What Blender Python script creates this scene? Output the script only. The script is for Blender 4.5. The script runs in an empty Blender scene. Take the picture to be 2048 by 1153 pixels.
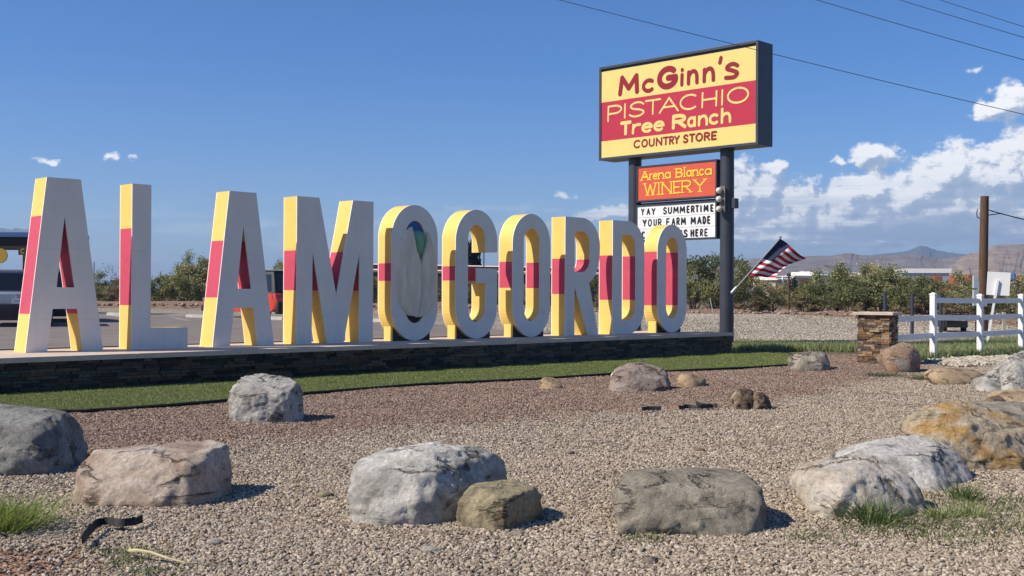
import bpy, bmesh, math, random
import numpy as np
from mathutils import Vector, Matrix, noise
from mathutils.geometry import tessellate_polygon

random.seed(7)
RNG = np.random.default_rng(11)
SC = bpy.context.scene
COL = SC.collection
R = math.radians

# ------------------------------------------------------------------ camera
F_PX, PITCH, ROLL, EYE = 2313.8, 0.006761, 0.004328, 1.57
cam_d = bpy.data.cameras.new('camera')
cam_d.sensor_width = 36.0
cam_d.lens = F_PX / 2048 * 36
cam_d.clip_start, cam_d.clip_end = 0.1, 40000
cam = bpy.data.objects.new('camera', cam_d)
COL.objects.link(cam)
_fw = Vector((0, math.cos(PITCH), math.sin(PITCH)))
_up = Vector((0, -math.sin(PITCH), math.cos(PITCH)))
_rt = Vector((1, 0, 0))
_cx = _rt * math.cos(ROLL) + _up * math.sin(ROLL)
_cy = -_rt * math.sin(ROLL) + _up * math.cos(ROLL)
cam.matrix_world = Matrix(((_cx.x, _cy.x, -_fw.x, 0), (_cx.y, _cy.y, -_fw.y, 0), (_cx.z, _cy.z, -_fw.z, EYE), (0, 0, 0, 1)))
SC.camera = cam

# ------------------------------------------------------------------ light
SUN_AZ, SUN_EL = R(19.5), R(42.0)        # light travels towards +X, turned this much to +Y
EXPOSURE, SKY_STRENGTH, SUN_STRENGTH = 0.38, 0.075, 4.6
sun_d = bpy.data.lights.new('sun', 'SUN')
sun_d.energy, sun_d.angle, sun_d.color = SUN_STRENGTH, R(0.53), (1.0, 0.91, 0.78)
sun = bpy.data.objects.new('sun', sun_d)
COL.objects.link(sun)
LDIR = Vector((math.cos(SUN_AZ) * math.cos(SUN_EL), math.sin(SUN_AZ) * math.cos(SUN_EL), -math.sin(SUN_EL)))
sun.rotation_euler = LDIR.to_track_quat('-Z', 'Y').to_euler()
sun.location = (-30, -10, 40)
SC.view_settings.view_transform = 'Standard'
SC.view_settings.look = 'None'
SC.view_settings.exposure = EXPOSURE
SC.view_settings.gamma = 1.0
SC.view_settings.use_curve_mapping = False
SC.cycles.max_bounces = 6
SC.cycles.diffuse_bounces = 3
SC.cycles.volume_bounces = 0
SC.cycles.transparent_max_bounces = 12


def hor(px):
    return 592.1 + (px - 1024) * ROLL


def N(nt, kind, x=None, **props):
    n = nt.nodes.new(kind)
    for k, v in props.items():
        setattr(n, k, v)
    if x:
        for k, v in x.items():
            s = n.inputs[k]
            if isinstance(v, bpy.types.NodeSocket):
                nt.links.new(v, s)
            else:
                s.default_value = v
    return n


def M2(nt, op, a, b=None, c=None, clamp=False):
    n = nt.nodes.new('ShaderNodeMath')
    n.operation = op
    n.use_clamp = clamp
    for i, v in enumerate((a, b, c)):
        if v is None:
            continue
        if isinstance(v, bpy.types.NodeSocket):
            nt.links.new(v, n.inputs[i])
        else:
            n.inputs[i].default_value = v
    return n.outputs[0]


def V2(nt, op, a, b=None):
    n = nt.nodes.new('ShaderNodeVectorMath')
    n.operation = op
    for i, v in enumerate((a, b)):
        if v is None:
            continue
        if isinstance(v, bpy.types.NodeSocket):
            nt.links.new(v, n.inputs[i])
        else:
            n.inputs[i].default_value = v
    return n.outputs['Value'] if op in ('LENGTH', 'DOT_PRODUCT') else n.outputs[0]


# ------------------------------------------------------------------ world: Nishita sky + clouds by direction
world = bpy.data.worlds.new('World')
SC.world = world
world.use_nodes = True
wt = world.node_tree
wt.nodes.clear()


def azel(px, py):
    az = math.atan((px - 1024) / F_PX)
    return az, math.atan((hor(px) - py) / F_PX * math.cos(az))


BLOBS = [  # centre px, radii px, weight
    (1475, 400, 60, 85, 1), (1530, 392, 55, 62, 1), (1600, 420, 80, 62, 1), (1700, 415, 75, 75, 1), (1748, 385, 55, 50, 1),
    (1810, 400, 80, 62, 1), (1860, 372, 62, 66, 1), (1912, 352, 60, 66, 1), (1965, 365, 70, 68, 1), (2015, 345, 55, 66, 1),
    (2065, 330, 70, 85, 1), (2150, 350, 100, 90, 1), (2260, 400, 130, 90, 1), (1755, 313, 52, 24, .8), (1552, 338, 26, 18, .8),
    (1975, 218, 42, 22, .75), (2035, 203, 52, 30, .75), (2110, 215, 60, 25, .6), (1668, 322, 18, 9, .55), (1205, 428, 68, 15, .6),
    (1128, 387, 22, 6, .2), (226, 312, 17, 9, .30), (256, 319, 13, 6, .26), (95, 316, 20, 5, .22), (1941, 146, 16, 6, .14),
    (1750, 445, 420, 52, .9), (2250, 450, 300, 60, .9), (-300, 500, 220, 26, .6), (2700, 380, 260, 110, 1), (3400, 420, 400, 90, 1),
]
g = bpy.data.node_groups.new('cloud_field', 'ShaderNodeTree')
g.interface.new_socket('P', in_out='INPUT', socket_type='NodeSocketVector')
g.interface.new_socket('D', in_out='OUTPUT', socket_type='NodeSocketFloat')
gi = g.nodes.new('NodeGroupInput')
go = g.nodes.new('NodeGroupOutput')
P = gi.outputs[0]
w1 = N(g, 'ShaderNodeTexNoise', {'Vector': P, 'Scale': 28.0, 'Detail': 4.0, 'Roughness': .6})
wv = V2(g, 'MULTIPLY', V2(g, 'SUBTRACT', w1.outputs['Color'], (.5, .5, .5)), (.034, .024, 0))
P1 = V2(g, 'ADD', P, wv)
cur = None
for cx, cy, rx, ry, wgt in BLOBS:
    a, e = azel(cx, cy)
    q = V2(g, 'MULTIPLY', V2(g, 'SUBTRACT', P1, (a, e, 0)), (F_PX / rx, F_PX / ry, 0))
    d = M2(g, 'MULTIPLY_ADD', V2(g, 'LENGTH', q), -wgt, wgt)
    cur = d if cur is None else M2(g, 'SMOOTH_MAX', cur, d, .12)
f1 = N(g, 'ShaderNodeTexNoise', {'Vector': V2(g, 'MULTIPLY', P, (1, 1.25, 1)), 'Scale': 58.0, 'Detail': 12.0, 'Roughness': .64})
dens = M2(g, 'MULTIPLY_ADD', M2(g, 'SUBTRACT', f1.outputs[0], .5), 1.3, cur)
g.links.new(dens, go.inputs[0])

tc = N(wt, 'ShaderNodeTexCoord')
sep = N(wt, 'ShaderNodeSeparateXYZ', {0: tc.outputs['Generated']})
az = M2(wt, 'ARCTAN2', sep.outputs[0], sep.outputs[1])
el = M2(wt, 'ARCSINE', sep.outputs[2])
cmb = N(wt, 'ShaderNodeCombineXYZ', {0: az, 1: el, 2: 0.0})
PV = cmb.outputs[0]


def field(vec):
    n = wt.nodes.new('ShaderNodeGroup')
    n.node_tree = g
    wt.links.new(vec, n.inputs[0])
    return n.outputs[0]


D0 = field(PV)
D1 = field(V2(wt, 'ADD', PV, (-.0045, .0065, 0)))
mask = N(wt, 'ShaderNodeMapRange', {0: D0, 1: -0.06, 2: 0.24, 3: 0.0, 4: 1.0}, interpolation_type='SMOOTHSTEP').outputs[0]
lit = N(wt, 'ShaderNodeMapRange', {0: M2(wt, 'SUBTRACT', D0, D1), 1: -0.22, 2: 0.20, 3: 0.0, 4: 1.0}).outputs[0]
# flat streaky layers low over the hills
st = N(wt, 'ShaderNodeTexNoise', {'Vector': V2(wt, 'MULTIPLY', PV, (7, 62, 1)), 'Scale': 1.0, 'Detail': 7.0, 'Roughness': .6}).outputs[0]
band = M2(wt, 'MULTIPLY', N(wt, 'ShaderNodeMapRange', {0: el, 1: 0.0, 2: 0.03, 3: 0.25, 4: 1.0}).outputs[0],
          N(wt, 'ShaderNodeMapRange', {0: el, 1: 0.058, 2: 0.09, 3: 1.0, 4: 0.0}).outputs[0])
side = N(wt, 'ShaderNodeMapRange', {0: az, 1: -0.1, 2: 0.2, 3: 0.25, 4: 1.0}).outputs[0]
streak = M2(wt, 'MULTIPLY', M2(wt, 'MULTIPLY', band, side), N(wt, 'ShaderNodeMapRange', {0: st, 1: 0.38, 2: 0.62, 3: 0.0, 4: 1.0}).outputs[0])
low = N(wt, 'ShaderNodeMapRange', {0: el, 1: 0.045, 2: 0.105, 3: 0.45, 4: 1.0}).outputs[0]
stlit = N(wt, 'ShaderNodeMapRange', {0: st, 1: .42, 2: .66, 3: -.30, 4: .95}).outputs[0]
litf = M2(wt, 'ADD', M2(wt, 'MULTIPLY', lit, low), M2(wt, 'MULTIPLY', stlit, M2(wt, 'SUBTRACT', 1.25, low)), clamp=True)
ccol = N(wt, 'ShaderNodeValToRGB', {0: litf})
cr = ccol.color_ramp
cr.elements[0].position, cr.elements[0].color = 0.0, (.27, .345, .47, 1)
cr.elements[1].position, cr.elements[1].color = 1.0, (.80, .80, .80, 1)
e_ = cr.elements.new(.45)
e_.color = (.36, .42, .53, 1)
e_ = cr.elements.new(.72)
e_.color = (.60, .63, .68, 1)
sky = N(wt, 'ShaderNodeTexSky', sky_type='NISHITA', sun_disc=False)
sky.sun_elevation = SUN_EL
sky.sun_rotation = math.atan2(-LDIR.x, -LDIR.y)
sky.altitude = 1300
sky.air_density, sky.dust_density, sky.ozone_density = 1.0, 0.1, 3.0
tintn = N(wt, 'ShaderNodeMix', {0: N(wt, 'ShaderNodeMapRange', {0: el, 1: 0.0, 2: 0.2, 3: 0.0, 4: 1.0}).outputs[0], 6: (.92, .97, 1.14, 1), 7: (.50, .85, 1.28, 1)}, data_type='RGBA')
skyc = V2(wt, 'MULTIPLY', sky.outputs[0], tintn.outputs[2])
bg_s = N(wt, 'ShaderNodeBackground', {0: skyc, 1: SKY_STRENGTH})
bg_c = N(wt, 'ShaderNodeBackground', {0: ccol.outputs[0], 1: 1.12})
tot = M2(wt, 'MAXIMUM', M2(wt, 'MULTIPLY', mask, .96), M2(wt, 'MULTIPLY', streak, .8))
mx = N(wt, 'ShaderNodeMixShader', {0: tot, 1: bg_s.outputs[0], 2: bg_c.outputs[0]})
wo = N(wt, 'ShaderNodeOutputWorld')
wt.links.new(mx.outputs[0], wo.inputs[0])
world.cycles.sampling_method = 'MANUAL'
world.cycles.sample_map_resolution = 1024

# ------------------------------------------------------------------ helpers


def ray(px, py):
    U, V = px - 1024, 576.5 - py
    u = U * math.cos(ROLL) - V * math.sin(ROLL)
    v = U * math.sin(ROLL) + V * math.cos(ROLL)
    x, y, z = u / F_PX, 1.0, v / F_PX
    return Vector((x, y * math.cos(PITCH) - z * math.sin(PITCH), y * math.sin(PITCH) + z * math.cos(PITCH)))


def at(px, py, Y):
    """the point at distance Y along the view axis seen at a pixel of the photograph"""
    d = ray(px, py)
    p = d * (Y / d.y)
    p.z += EYE
    return p


def G(px, py, z=0.0):
    d = ray(px, py)
    p = d * ((z - EYE) / d.z)
    p.z += EYE
    return p


TH = 0.7837236
LC, LS = math.cos(TH), math.sin(TH)
LX0, LY0 = -6.865, 20.887
LDEP = 0.478
PZ = 0.57


def ST(s, t, z=0.0):
    return Vector((LX0 + s * LC - t * LS, LY0 + s * LS + t * LC, z))


def sstep(a, b, x):
    t = np.clip((x - a) / (b - a), 0, 1)
    return t * t * (3 - 2 * t)


def terrain(x, y):
    x = np.asarray(x, float)
    y = np.asarray(y, float)
    dx, dy = x - LX0, y - LY0
    s = dx * LC + dy * LS
    t = -dx * LS + dy * LC
    w = sstep(12.5, 17.6, s)
    a = -.5 * (1 - w) + 0.8 * w
    b = 1.0 * (1 - w) + 16.0 * w
    z = .56 * sstep(a, b, t)
    z = z + .16 * sstep(8, 40, t) + .02 * np.sin(x * .9 + 1.3) * np.cos(y * .7) * sstep(1.3, 3, np.abs(t + .1)) * sstep(60, 20, np.abs(s))
    return z


def TZ(x, y):
    return float(terrain(x, y))


def link(o, parent=None):
    COL.objects.link(o)
    if parent is not None:
        o.parent = parent
    return o


def tag(o, label=None, cat=None, group=None, kind=None):
    if label:
        o['label'] = label
    if cat:
        o['category'] = cat
    if group:
        o['group'] = group
    if kind:
        o['kind'] = kind
    return o


def empty(name, loc, rz=0.0, label=None, cat=None, group=None):
    o = bpy.data.objects.new(name, None)
    o.empty_display_size = .2
    COL.objects.link(o)
    o.location = loc
    o.rotation_euler = (0, 0, rz)
    return tag(o, label, cat, group)


def copy_tree(o, parent=None):
    c = o.copy()
    COL.objects.link(c)
    c.parent = parent
    for ch in KIDS.get(o.name, []):
        copy_tree(ch, c)
    return c


class MB:
    """collects shapes, links them as one mesh object"""

    def __init__(self):
        self.v, self.f, self.m = [], [], []

    def add(self, vs, fs, m=0):
        o = len(self.v)
        self.v += [tuple(p) for p in vs]
        self.f += [tuple(i + o for i in q) for q in fs]
        self.m += [m] * len(fs)
        return self

    def box(self, c, s, rz=0.0, m=0, rx=0.0, ry=0.0, taper=1.0):
        M = Matrix.Rotation(rz, 3, 'Z') @ Matrix.Rotation(ry, 3, 'Y') @ Matrix.Rotation(rx, 3, 'X')
        vs = []
        for k in (-1, 1):
            tp = taper if k > 0 else 1.0
            for i, j in ((-1, -1), (1, -1), (1, 1), (-1, 1)):
                vs.append(Vector(c) + M @ Vector((i * s[0] / 2 * tp, j * s[1] / 2 * tp, k * s[2] / 2)))
        return self.add(vs, [(0, 3, 2, 1), (4, 5, 6, 7), (0, 1, 5, 4), (1, 2, 6, 5), (2, 3, 7, 6), (3, 0, 4, 7)], m)

    def tube(self, pts, r, n=8, m=0, cap=True):
        pts = [Vector(p) for p in pts]
        if not isinstance(r, (list, tuple)):
            r = [r] * len(pts)
        vs, fs = [], []
        prev = None
        for i, p in enumerate(pts):
            d = (pts[min(i + 1, len(pts) - 1)] - pts[max(i - 1, 0)]).normalized()
            if prev is None:
                a = d.orthogonal().normalized()
            else:
                a = (prev - d * prev.dot(d)).normalized()
            prev = a
            b = d.cross(a)
            for k in range(n):
                t = 2 * math.pi * k / n
                vs.append(p + (a * math.cos(t) + b * math.sin(t)) * r[i])
        for i in range(len(pts) - 1):
            for k in range(n):
                k2 = (k + 1) % n
                fs.append((i * n + k, i * n + k2, (i + 1) * n + k2, (i + 1) * n + k))
        if cap:
            fs.append(tuple(range(n))[::-1])
            fs.append(tuple((len(pts) - 1) * n + k for k in range(n)))
        return self.add(vs, fs, m)

    def prism(self, poly, y0, y1, m=0):
        """outline in (x,z), extruded along y"""
        n = len(poly)
        vs = [(x, y0, z) for x, z in poly] + [(x, y1, z) for x, z in poly]
        fs = [tuple(range(n)), tuple(range(2 * n - 1, n - 1, -1))]
        for i in range(n):
            j = (i + 1) % n
            fs.append((i, i + n, j + n, j))
        return self.add(vs, fs, m)

    def build(self, name, mats, parent=None, smooth=False, bevel=0.0):
        me = bpy.data.meshes.new(name)
        me.from_pydata(self.v, [], self.f)
        if not isinstance(mats, (list, tuple)):
            mats = [mats]
        for q in mats:
            me.materials.append(q)
        if len(mats) > 1:
            me.polygons.foreach_set('material_index', self.m)
        bm = bmesh.new()
        bm.from_mesh(me)
        bmesh.ops.recalc_face_normals(bm, faces=bm.faces)
        if bevel:
            bmesh.ops.bevel(bm, geom=[e for e in bm.edges if e.calc_face_angle(0) > .5], offset=bevel, segments=2, affect='EDGES', profile=.6)
        if smooth:
            for fa in bm.faces:
                fa.smooth = True
            for e in bm.edges:
                if e.calc_face_angle(0) > .7:
                    e.smooth = False
        bm.to_mesh(me)
        bm.free()
        o = bpy.data.objects.new(name, me)
        link(o, parent)
        if parent is not None:
            KIDS.setdefault(parent.name, []).append(o)
        return o


KIDS = {}


def fast_mesh(name, verts, faces_flat, nper, mat, parent=None, col=None):
    """numpy arrays straight into a mesh; nper = vertices per face"""
    me = bpy.data.meshes.new(name)
    nv, nf = len(verts), len(faces_flat) // nper
    me.vertices.add(nv)
    me.vertices.foreach_set('co', np.asarray(verts, np.float32).ravel())
    me.loops.add(nf * nper)
    me.loops.foreach_set('vertex_index', np.asarray(faces_flat, np.int32))
    me.polygons.add(nf)
    me.polygons.foreach_set('loop_start', np.arange(0, nf * nper, nper, dtype=np.int32))
    me.update(calc_edges=True)
    if col is not None:
        ca = me.color_attributes.new('tint', 'FLOAT_COLOR', 'POINT')
        c4 = np.ones((nv, 4), np.float32)
        c4[:, :3] = col
        ca.data.foreach_set('color', c4.ravel())
    me.materials.append(mat)
    o = bpy.data.objects.new(name, me)
    link(o, parent)
    if parent is not None:
        KIDS.setdefault(parent.name, []).append(o)
    return o


# ------------------------------------------------------------------ materials
def new_mat(name):
    m = bpy.data.materials.new(name)
    m.use_nodes = True
    nt = m.node_tree
    nt.nodes.clear()
    b = N(nt, 'ShaderNodeBsdfPrincipled')
    o = N(nt, 'ShaderNodeOutputMaterial')
    nt.links.new(b.outputs[0], o.inputs[0])
    return m, nt, b


def paint(name, col, rough=.5, *a_, **k_):
    if len(a_) and name in ('white_paint', 'yellow_paint', 'red_paint'):
        return _paint(name, col, rough, *a_, **k_)
    return _paint(name, col, rough, 0.0, *a_, **k_)


def _paint(name, col, rough=.5, seams=0.0, vary=.12, scale=3.0, bump=.02, bscale=60.0, metal=0.0, spec=.4, dirt=0.0, streak=False):
    """painted or plain surface: slow mottling of the colour, fine relief, a little dirt"""
    m, nt, b = new_mat(name)
    tcn = N(nt, 'ShaderNodeTexCoord').outputs['Object']
    vv = V2(nt, 'MULTIPLY', tcn, (1, 1, .18)) if streak else tcn
    n1 = N(nt, 'ShaderNodeTexNoise', {'Vector': vv, 'Scale': scale, 'Detail': 6.0, 'Roughness': .65}).outputs[0]
    mul = N(nt, 'ShaderNodeMapRange', {0: n1, 1: .3, 2: .7, 3: 1 - vary, 4: 1 + vary * .5}).outputs[0]
    c = V2(nt, 'SCALE', (*col[:3],))
    c.node.inputs['Scale'].default_value = 1
    nt.links.new(mul, c.node.inputs['Scale'])
    if dirt:
        n2 = N(nt, 'ShaderNodeTexNoise', {'Vector': vv, 'Scale': scale * 2.3, 'Detail': 8.0, 'Roughness': .7}).outputs[0]
        f = N(nt, 'ShaderNodeMapRange', {0: n2, 1: .52, 2: .78, 3: 0.0, 4: dirt}).outputs[0]
        mixn = N(nt, 'ShaderNodeMix', {0: f, 6: c, 7: (.16, .13, .10, 1)}, data_type='RGBA')
        c = mixn.outputs[2]
    hseam = None
    if seams:
        zz = N(nt, 'ShaderNodeSeparateXYZ', {0: tcn}).outputs[2]
        ln = M2(nt, 'ABSOLUTE', M2(nt, 'SUBTRACT', M2(nt, 'FRACT', M2(nt, 'MULTIPLY_ADD', zz, 1 / 1.22, .043)), .5))
        hseam = N(nt, 'ShaderNodeMapRange', {0: ln, 1: .0, 2: .008, 3: seams, 4: 0.0}).outputs[0]
        run = N(nt, 'ShaderNodeTexNoise', {'Vector': V2(nt, 'MULTIPLY', tcn, (9, 9, .35)), 'Scale': 1.0, 'Detail': 6.0, 'Roughness': .7}).outputs[0]
        low = N(nt, 'ShaderNodeMapRange', {0: zz, 1: .0, 2: .5, 3: .16, 4: .03}).outputs[0]
        stn = M2(nt, 'MULTIPLY', N(nt, 'ShaderNodeMapRange', {0: run, 1: .48, 2: .70, 3: 0.0, 4: 1.0}).outputs[0], low)
        c = N(nt, 'ShaderNodeMix', {0: M2(nt, 'MAXIMUM', hseam, stn), 6: c, 7: (.17, .14, .11, 1)}, data_type='RGBA').outputs[2]
    nt.links.new(c, b.inputs['Base Color'])
    b.inputs['Roughness'].default_value = rough
    b.inputs['Metallic'].default_value = metal
    b.inputs['Specular IOR Level'].default_value = spec
    if bump:
        n3 = N(nt, 'ShaderNodeTexNoise', {'Vector': tcn, 'Scale': bscale, 'Detail': 3.0}).outputs[0]
        bp = N(nt, 'ShaderNodeBump', {'Strength': 1.0, 'Distance': bump, 'Height': n3})
        nt.links.new(bp.outputs[0], b.inputs['Normal'])
    return m


def rock_mat(name, cols, scale=3.0, bump=.03, veins=0.0):
    m, nt, b = new_mat(name)
    tcn = N(nt, 'ShaderNodeTexCoord').outputs['Object']
    off = V2(nt, 'ADD', tcn, (hash(name) % 97 * 0 + len(name) * 1.37, cols[0][0] * 50, 3.1))
    n1 = N(nt, 'ShaderNodeTexNoise', {'Vector': off, 'Scale': scale, 'Detail': 8.0, 'Roughness': .62, 'Distortion': .6}).outputs[0]
    r = N(nt, 'ShaderNodeValToRGB', {0: n1})
    ra = r.color_ramp
    ps = [.34, .48, .6, .72]
    ra.elements[0].position, ra.elements[0].color = ps[0], (*cols[0], 1)
    ra.elements[1].position, ra.elements[1].color = ps[1], (*cols[1], 1)
    for k in range(2, len(cols)):
        e = ra.elements.new(ps[k])
        e.color = (*cols[k], 1)
    n2 = N(nt, 'ShaderNodeTexNoise', {'Vector': off, 'Scale': scale * 9, 'Detail': 9.0, 'Roughness': .8}).outputs[0]
    mul = N(nt, 'ShaderNodeMapRange', {0: n2, 1: .28, 2: .72, 3: .50, 4: 1.36}).outputs[0]
    sc = nt.nodes.new('ShaderNodeVectorMath')
    sc.operation = 'SCALE'
    nt.links.new(r.outputs[0], sc.inputs[0])
    nt.links.new(mul, sc.inputs['Scale'])
    c = sc.outputs[0]
    # dark cracks and pits
    vr = N(nt, 'ShaderNodeTexVoronoi', {'Vector': V2(nt, 'ADD', off, V2(nt, 'SCALE', N(nt, 'ShaderNodeTexNoise', {'Vector': off, 'Scale': 4.0, 'Detail': 5.0}).outputs['Color'])), 'Scale': scale * .9}, feature='DISTANCE_TO_EDGE').outputs[0]
    crk = N(nt, 'ShaderNodeMapRange', {0: vr, 1: 0.0, 2: 0.06, 3: 1.0, 4: 0.0}).outputs[0]
    mk = M2(nt, 'MULTIPLY', crk, N(nt, 'ShaderNodeMapRange', {0: n1, 1: .52, 2: .60, 3: 0.0, 4: .28}).outputs[0])
    mixn = N(nt, 'ShaderNodeMix', {0: mk, 6: c, 7: (.06, .05, .04, 1)}, data_type='RGBA')
    c = mixn.outputs[2]
    if veins:
        vn = N(nt, 'ShaderNodeTexWave', {'Vector': off, 'Scale': 1.3, 'Distortion': 14.0, 'Detail': 4.0, 'Detail Scale': 1.6}, bands_direction='DIAGONAL').outputs[1]
        f = N(nt, 'ShaderNodeMapRange', {0: vn, 1: .985, 2: 1.0, 3: 0.0, 4: veins}).outputs[0]
        c = N(nt, 'ShaderNodeMix', {0: f, 6: c, 7: (.72, .68, .62, 1)}, data_type='RGBA').outputs[2]
    nt.links.new(c, b.inputs['Base Color'])
    b.inputs['Roughness'].default_value = .93
    b.inputs['Specular IOR Level'].default_value = .2
    rd = N(nt, 'ShaderNodeTexNoise', {'Vector': V2(nt, 'MULTIPLY', off, (1, 1, 1.6)), 'Scale': scale * 1.9, 'Detail': 8.0, 'Roughness': .62, 'Distortion': .35}, noise_type='RIDGED_MULTIFRACTAL').outputs[0]
    rdl = N(nt, 'ShaderNodeMapRange', {0: rd, 1: .25, 2: 1.1, 3: 1.0, 4: 0.0}).outputs[0]
    n1 = M2(nt, 'SUBTRACT', n1, M2(nt, 'MULTIPLY', rdl, -.55))
    ck = N(nt, 'ShaderNodeTexNoise', {'Vector': V2(nt, 'MULTIPLY', V2(nt, 'ADD', off, (4.2, 1.1, 7.7)), (.55, .55, 1.9)), 'Scale': scale * .8, 'Detail': 7.0, 'Roughness': .6, 'Distortion': .4}).outputs[0]
    ckd = M2(nt, 'ABSOLUTE', M2(nt, 'SUBTRACT', ck, .5))
    ck2 = N(nt, 'ShaderNodeTexNoise', {'Vector': off, 'Scale': scale * 1.1, 'Detail': 3.0}).outputs[0]
    ckm = M2(nt, 'MULTIPLY', N(nt, 'ShaderNodeMapRange', {0: ckd, 1: .0, 2: .022, 3: .85, 4: 0.0}).outputs[0], N(nt, 'ShaderNodeMapRange', {0: ck2, 1: .44, 2: .58, 3: 0.0, 4: 1.0}).outputs[0])
    c = N(nt, 'ShaderNodeMix', {0: ckm, 6: c, 7: (.07, .058, .045, 1)}, data_type='RGBA').outputs[2]
    nt.links.new(c, b.inputs['Base Color'])
    n1 = M2(nt, 'SUBTRACT', n1, M2(nt, 'MULTIPLY', ckm, .8))
    h = M2(nt, 'SUBTRACT', M2(nt, 'MULTIPLY_ADD', n1, 1.2, M2(nt, 'MULTIPLY', n2, .9)), M2(nt, 'MULTIPLY', mk, .5))
    bp = N(nt, 'ShaderNodeBump', {'Strength': 1.0, 'Distance': bump * 1.6, 'Height': h})
    nt.links.new(bp.outputs[0], b.inputs['Normal'])
    return m


def random_mat(name, cols, rough=.9, nscale=0.0, bump=0.0, spec=.2, attr=False):
    """colour picked per object or per instance"""
    m, nt, b = new_mat(name)
    oi = N(nt, 'ShaderNodeObjectInfo')
    r = N(nt, 'ShaderNodeValToRGB', {0: oi.outputs['Random']})
    ra = r.color_ramp
    ra.interpolation = 'CONSTANT' if len(cols) > 3 else 'LINEAR'
    k = len(cols)
    ra.elements[0].position, ra.elements[0].color = 0, (*cols[0], 1)
    ra.elements[1].position, ra.elements[1].color = 1 / k, (*cols[1], 1)
    for i in range(2, k):
        e = ra.elements.new(i / k)
        e.color = (*cols[i], 1)
    c = r.outputs[0]
    if nscale:
        geo = N(nt, 'ShaderNodeNewGeometry').outputs['Position']
        n1 = N(nt, 'ShaderNodeTexNoise', {'Vector': geo, 'Scale': nscale, 'Detail': 6.0, 'Roughness': .7}).outputs[0]
        mul = N(nt, 'ShaderNodeMapRange', {0: n1, 1: .3, 2: .7, 3: .55, 4: 1.35}).outputs[0]
        sc = nt.nodes.new('ShaderNodeVectorMath')
        sc.operation = 'SCALE'
        nt.links.new(c, sc.inputs[0])
        nt.links.new(mul, sc.inputs['Scale'])
        c = sc.outputs[0]
        if bump:
            bp = N(nt, 'ShaderNodeBump', {'Strength': 1.0, 'Distance': bump, 'Height': n1})
            nt.links.new(bp.outputs[0], b.inputs['Normal'])
    nt.links.new(c, b.inputs['Base Color'])
    b.inputs['Roughness'].default_value = rough
    b.inputs['Specular IOR Level'].default_value = spec
    return m


def tint_mat(name, mult=(1, 1, 1), rough=.85, trans=0.0, spec=.2, vary=0.0):
    """leaf or blade: base colour from the vertex tint, some light let through"""
    m, nt, b = new_mat(name)
    a = N(nt, 'ShaderNodeAttribute', attribute_name='tint').outputs['Color']
    c = V2(nt, 'MULTIPLY', a, mult)
    if vary:
        oi = N(nt, 'ShaderNodeObjectInfo').outputs['Random']
        sc = nt.nodes.new('ShaderNodeVectorMath')
        sc.operation = 'SCALE'
        nt.links.new(c, sc.inputs[0])
        nt.links.new(M2(nt, 'MULTIPLY_ADD', oi, 2 * vary, 1 - vary), sc.inputs['Scale'])
        c = sc.outputs[0]
    nt.links.new(c, b.inputs['Base Color'])
    b.inputs['Roughness'].default_value = rough
    b.inputs['Specular IOR Level'].default_value = spec
    if trans:
        tr = N(nt, 'ShaderNodeBsdfTranslucent', {'Color': V2(nt, 'MULTIPLY', c, (1.2, 1.25, .7))})
        mxs = N(nt, 'ShaderNodeMixShader', {0: trans, 1: b.outputs[0], 2: tr.outputs[0]})
        out = [n for n in nt.nodes if n.type == 'OUTPUT_MATERIAL'][0]
        nt.links.new(mxs.outputs[0], out.inputs[0])
    return m


M = {}
M['white'] = paint('white_paint', (.86, .79, .69), .6, .16, .08, 1.2, .002, 40, dirt=.05)
M['yellow'] = paint('yellow_paint', (.84, .58, .14), .6, .18, .10, 1.5, .004, 30, dirt=.06)
M['red'] = paint('red_paint', (.60, .07, .12), .6, .22, .18, 1.6, .004, 30)
M['plinth_dark'] = paint('dark_grey_paint', (.05, .048, .052), .7, .15, 2, .003)
M['blue_recess'] = paint('blue_paint', (.03, .15, .42), .6, .2, 4, .003)
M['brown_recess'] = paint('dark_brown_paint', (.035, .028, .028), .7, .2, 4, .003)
M['green_kernel'] = paint('green_kernel_paint', (.20, .44, .26), .6, .3, 6, .006, 20, streak=True)
M['shell'] = paint('shell_paint', (.90, .74, .56), .75, .22, 7, .006, 18, dirt=.25, streak=True)
M['steel_dark'] = paint('dark_blue_grey_steel', (.038, .044, .058), .42, .15, 2, .002, 30, spec=.5)
M['sign_red'] = paint('red_acrylic', (.47, .028, .052), .32, .05, 2, 0, spec=.5)
M['sign_yellow'] = paint('yellow_acrylic', (.76, .60, .19), .32, .05, 2, 0, spec=.5)
M['text_red'] = paint('dark_red_print', (.27, .014, .02), .35, .05, 3, 0)
M['winery_red'] = paint('orange_red_acrylic', (.62, .095, .045), .35, .06, 3, 0, spec=.5)
M['text_yellow'] = paint('yellow_print', (.95, .62, .05), .4, .04, 3, 0)
M['board_white'] = paint('reader_board_white', (.78, .78, .76), .4, .08, 3, 0, dirt=.1)
M['text_black'] = paint('black_print', (.012, .012, .014), .4, .05, 3, 0)
M['bulb'] = paint('frosted_bulb', (.62, .62, .55), .25, .1, 20, 0, spec=.6)
M['rust_plate'] = paint('weathered_plate', (.17, .14, .11), .7, .4, 14, .002, 60)
M['metal_grey'] = paint('galvanised_metal', (.42, .44, .46), .45, .15, 5, .001, 40, metal=.5)
M['box_grey'] = paint('grey_box_paint', (.42, .46, .50), .5, .1, 5, .001)
M['white_vinyl'] = paint('white_vinyl', (.80, .80, .79), .38, .06, 3, .001, 30, dirt=.06)
M['black_metal'] = paint('black_metal', (.015, .015, .018), .45, .2, 6, .001)
M['wood_pole'] = paint('brown_pole_wood', (.115, .06, .032), .85, .45, 9, .006, 25, streak=True)
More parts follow.
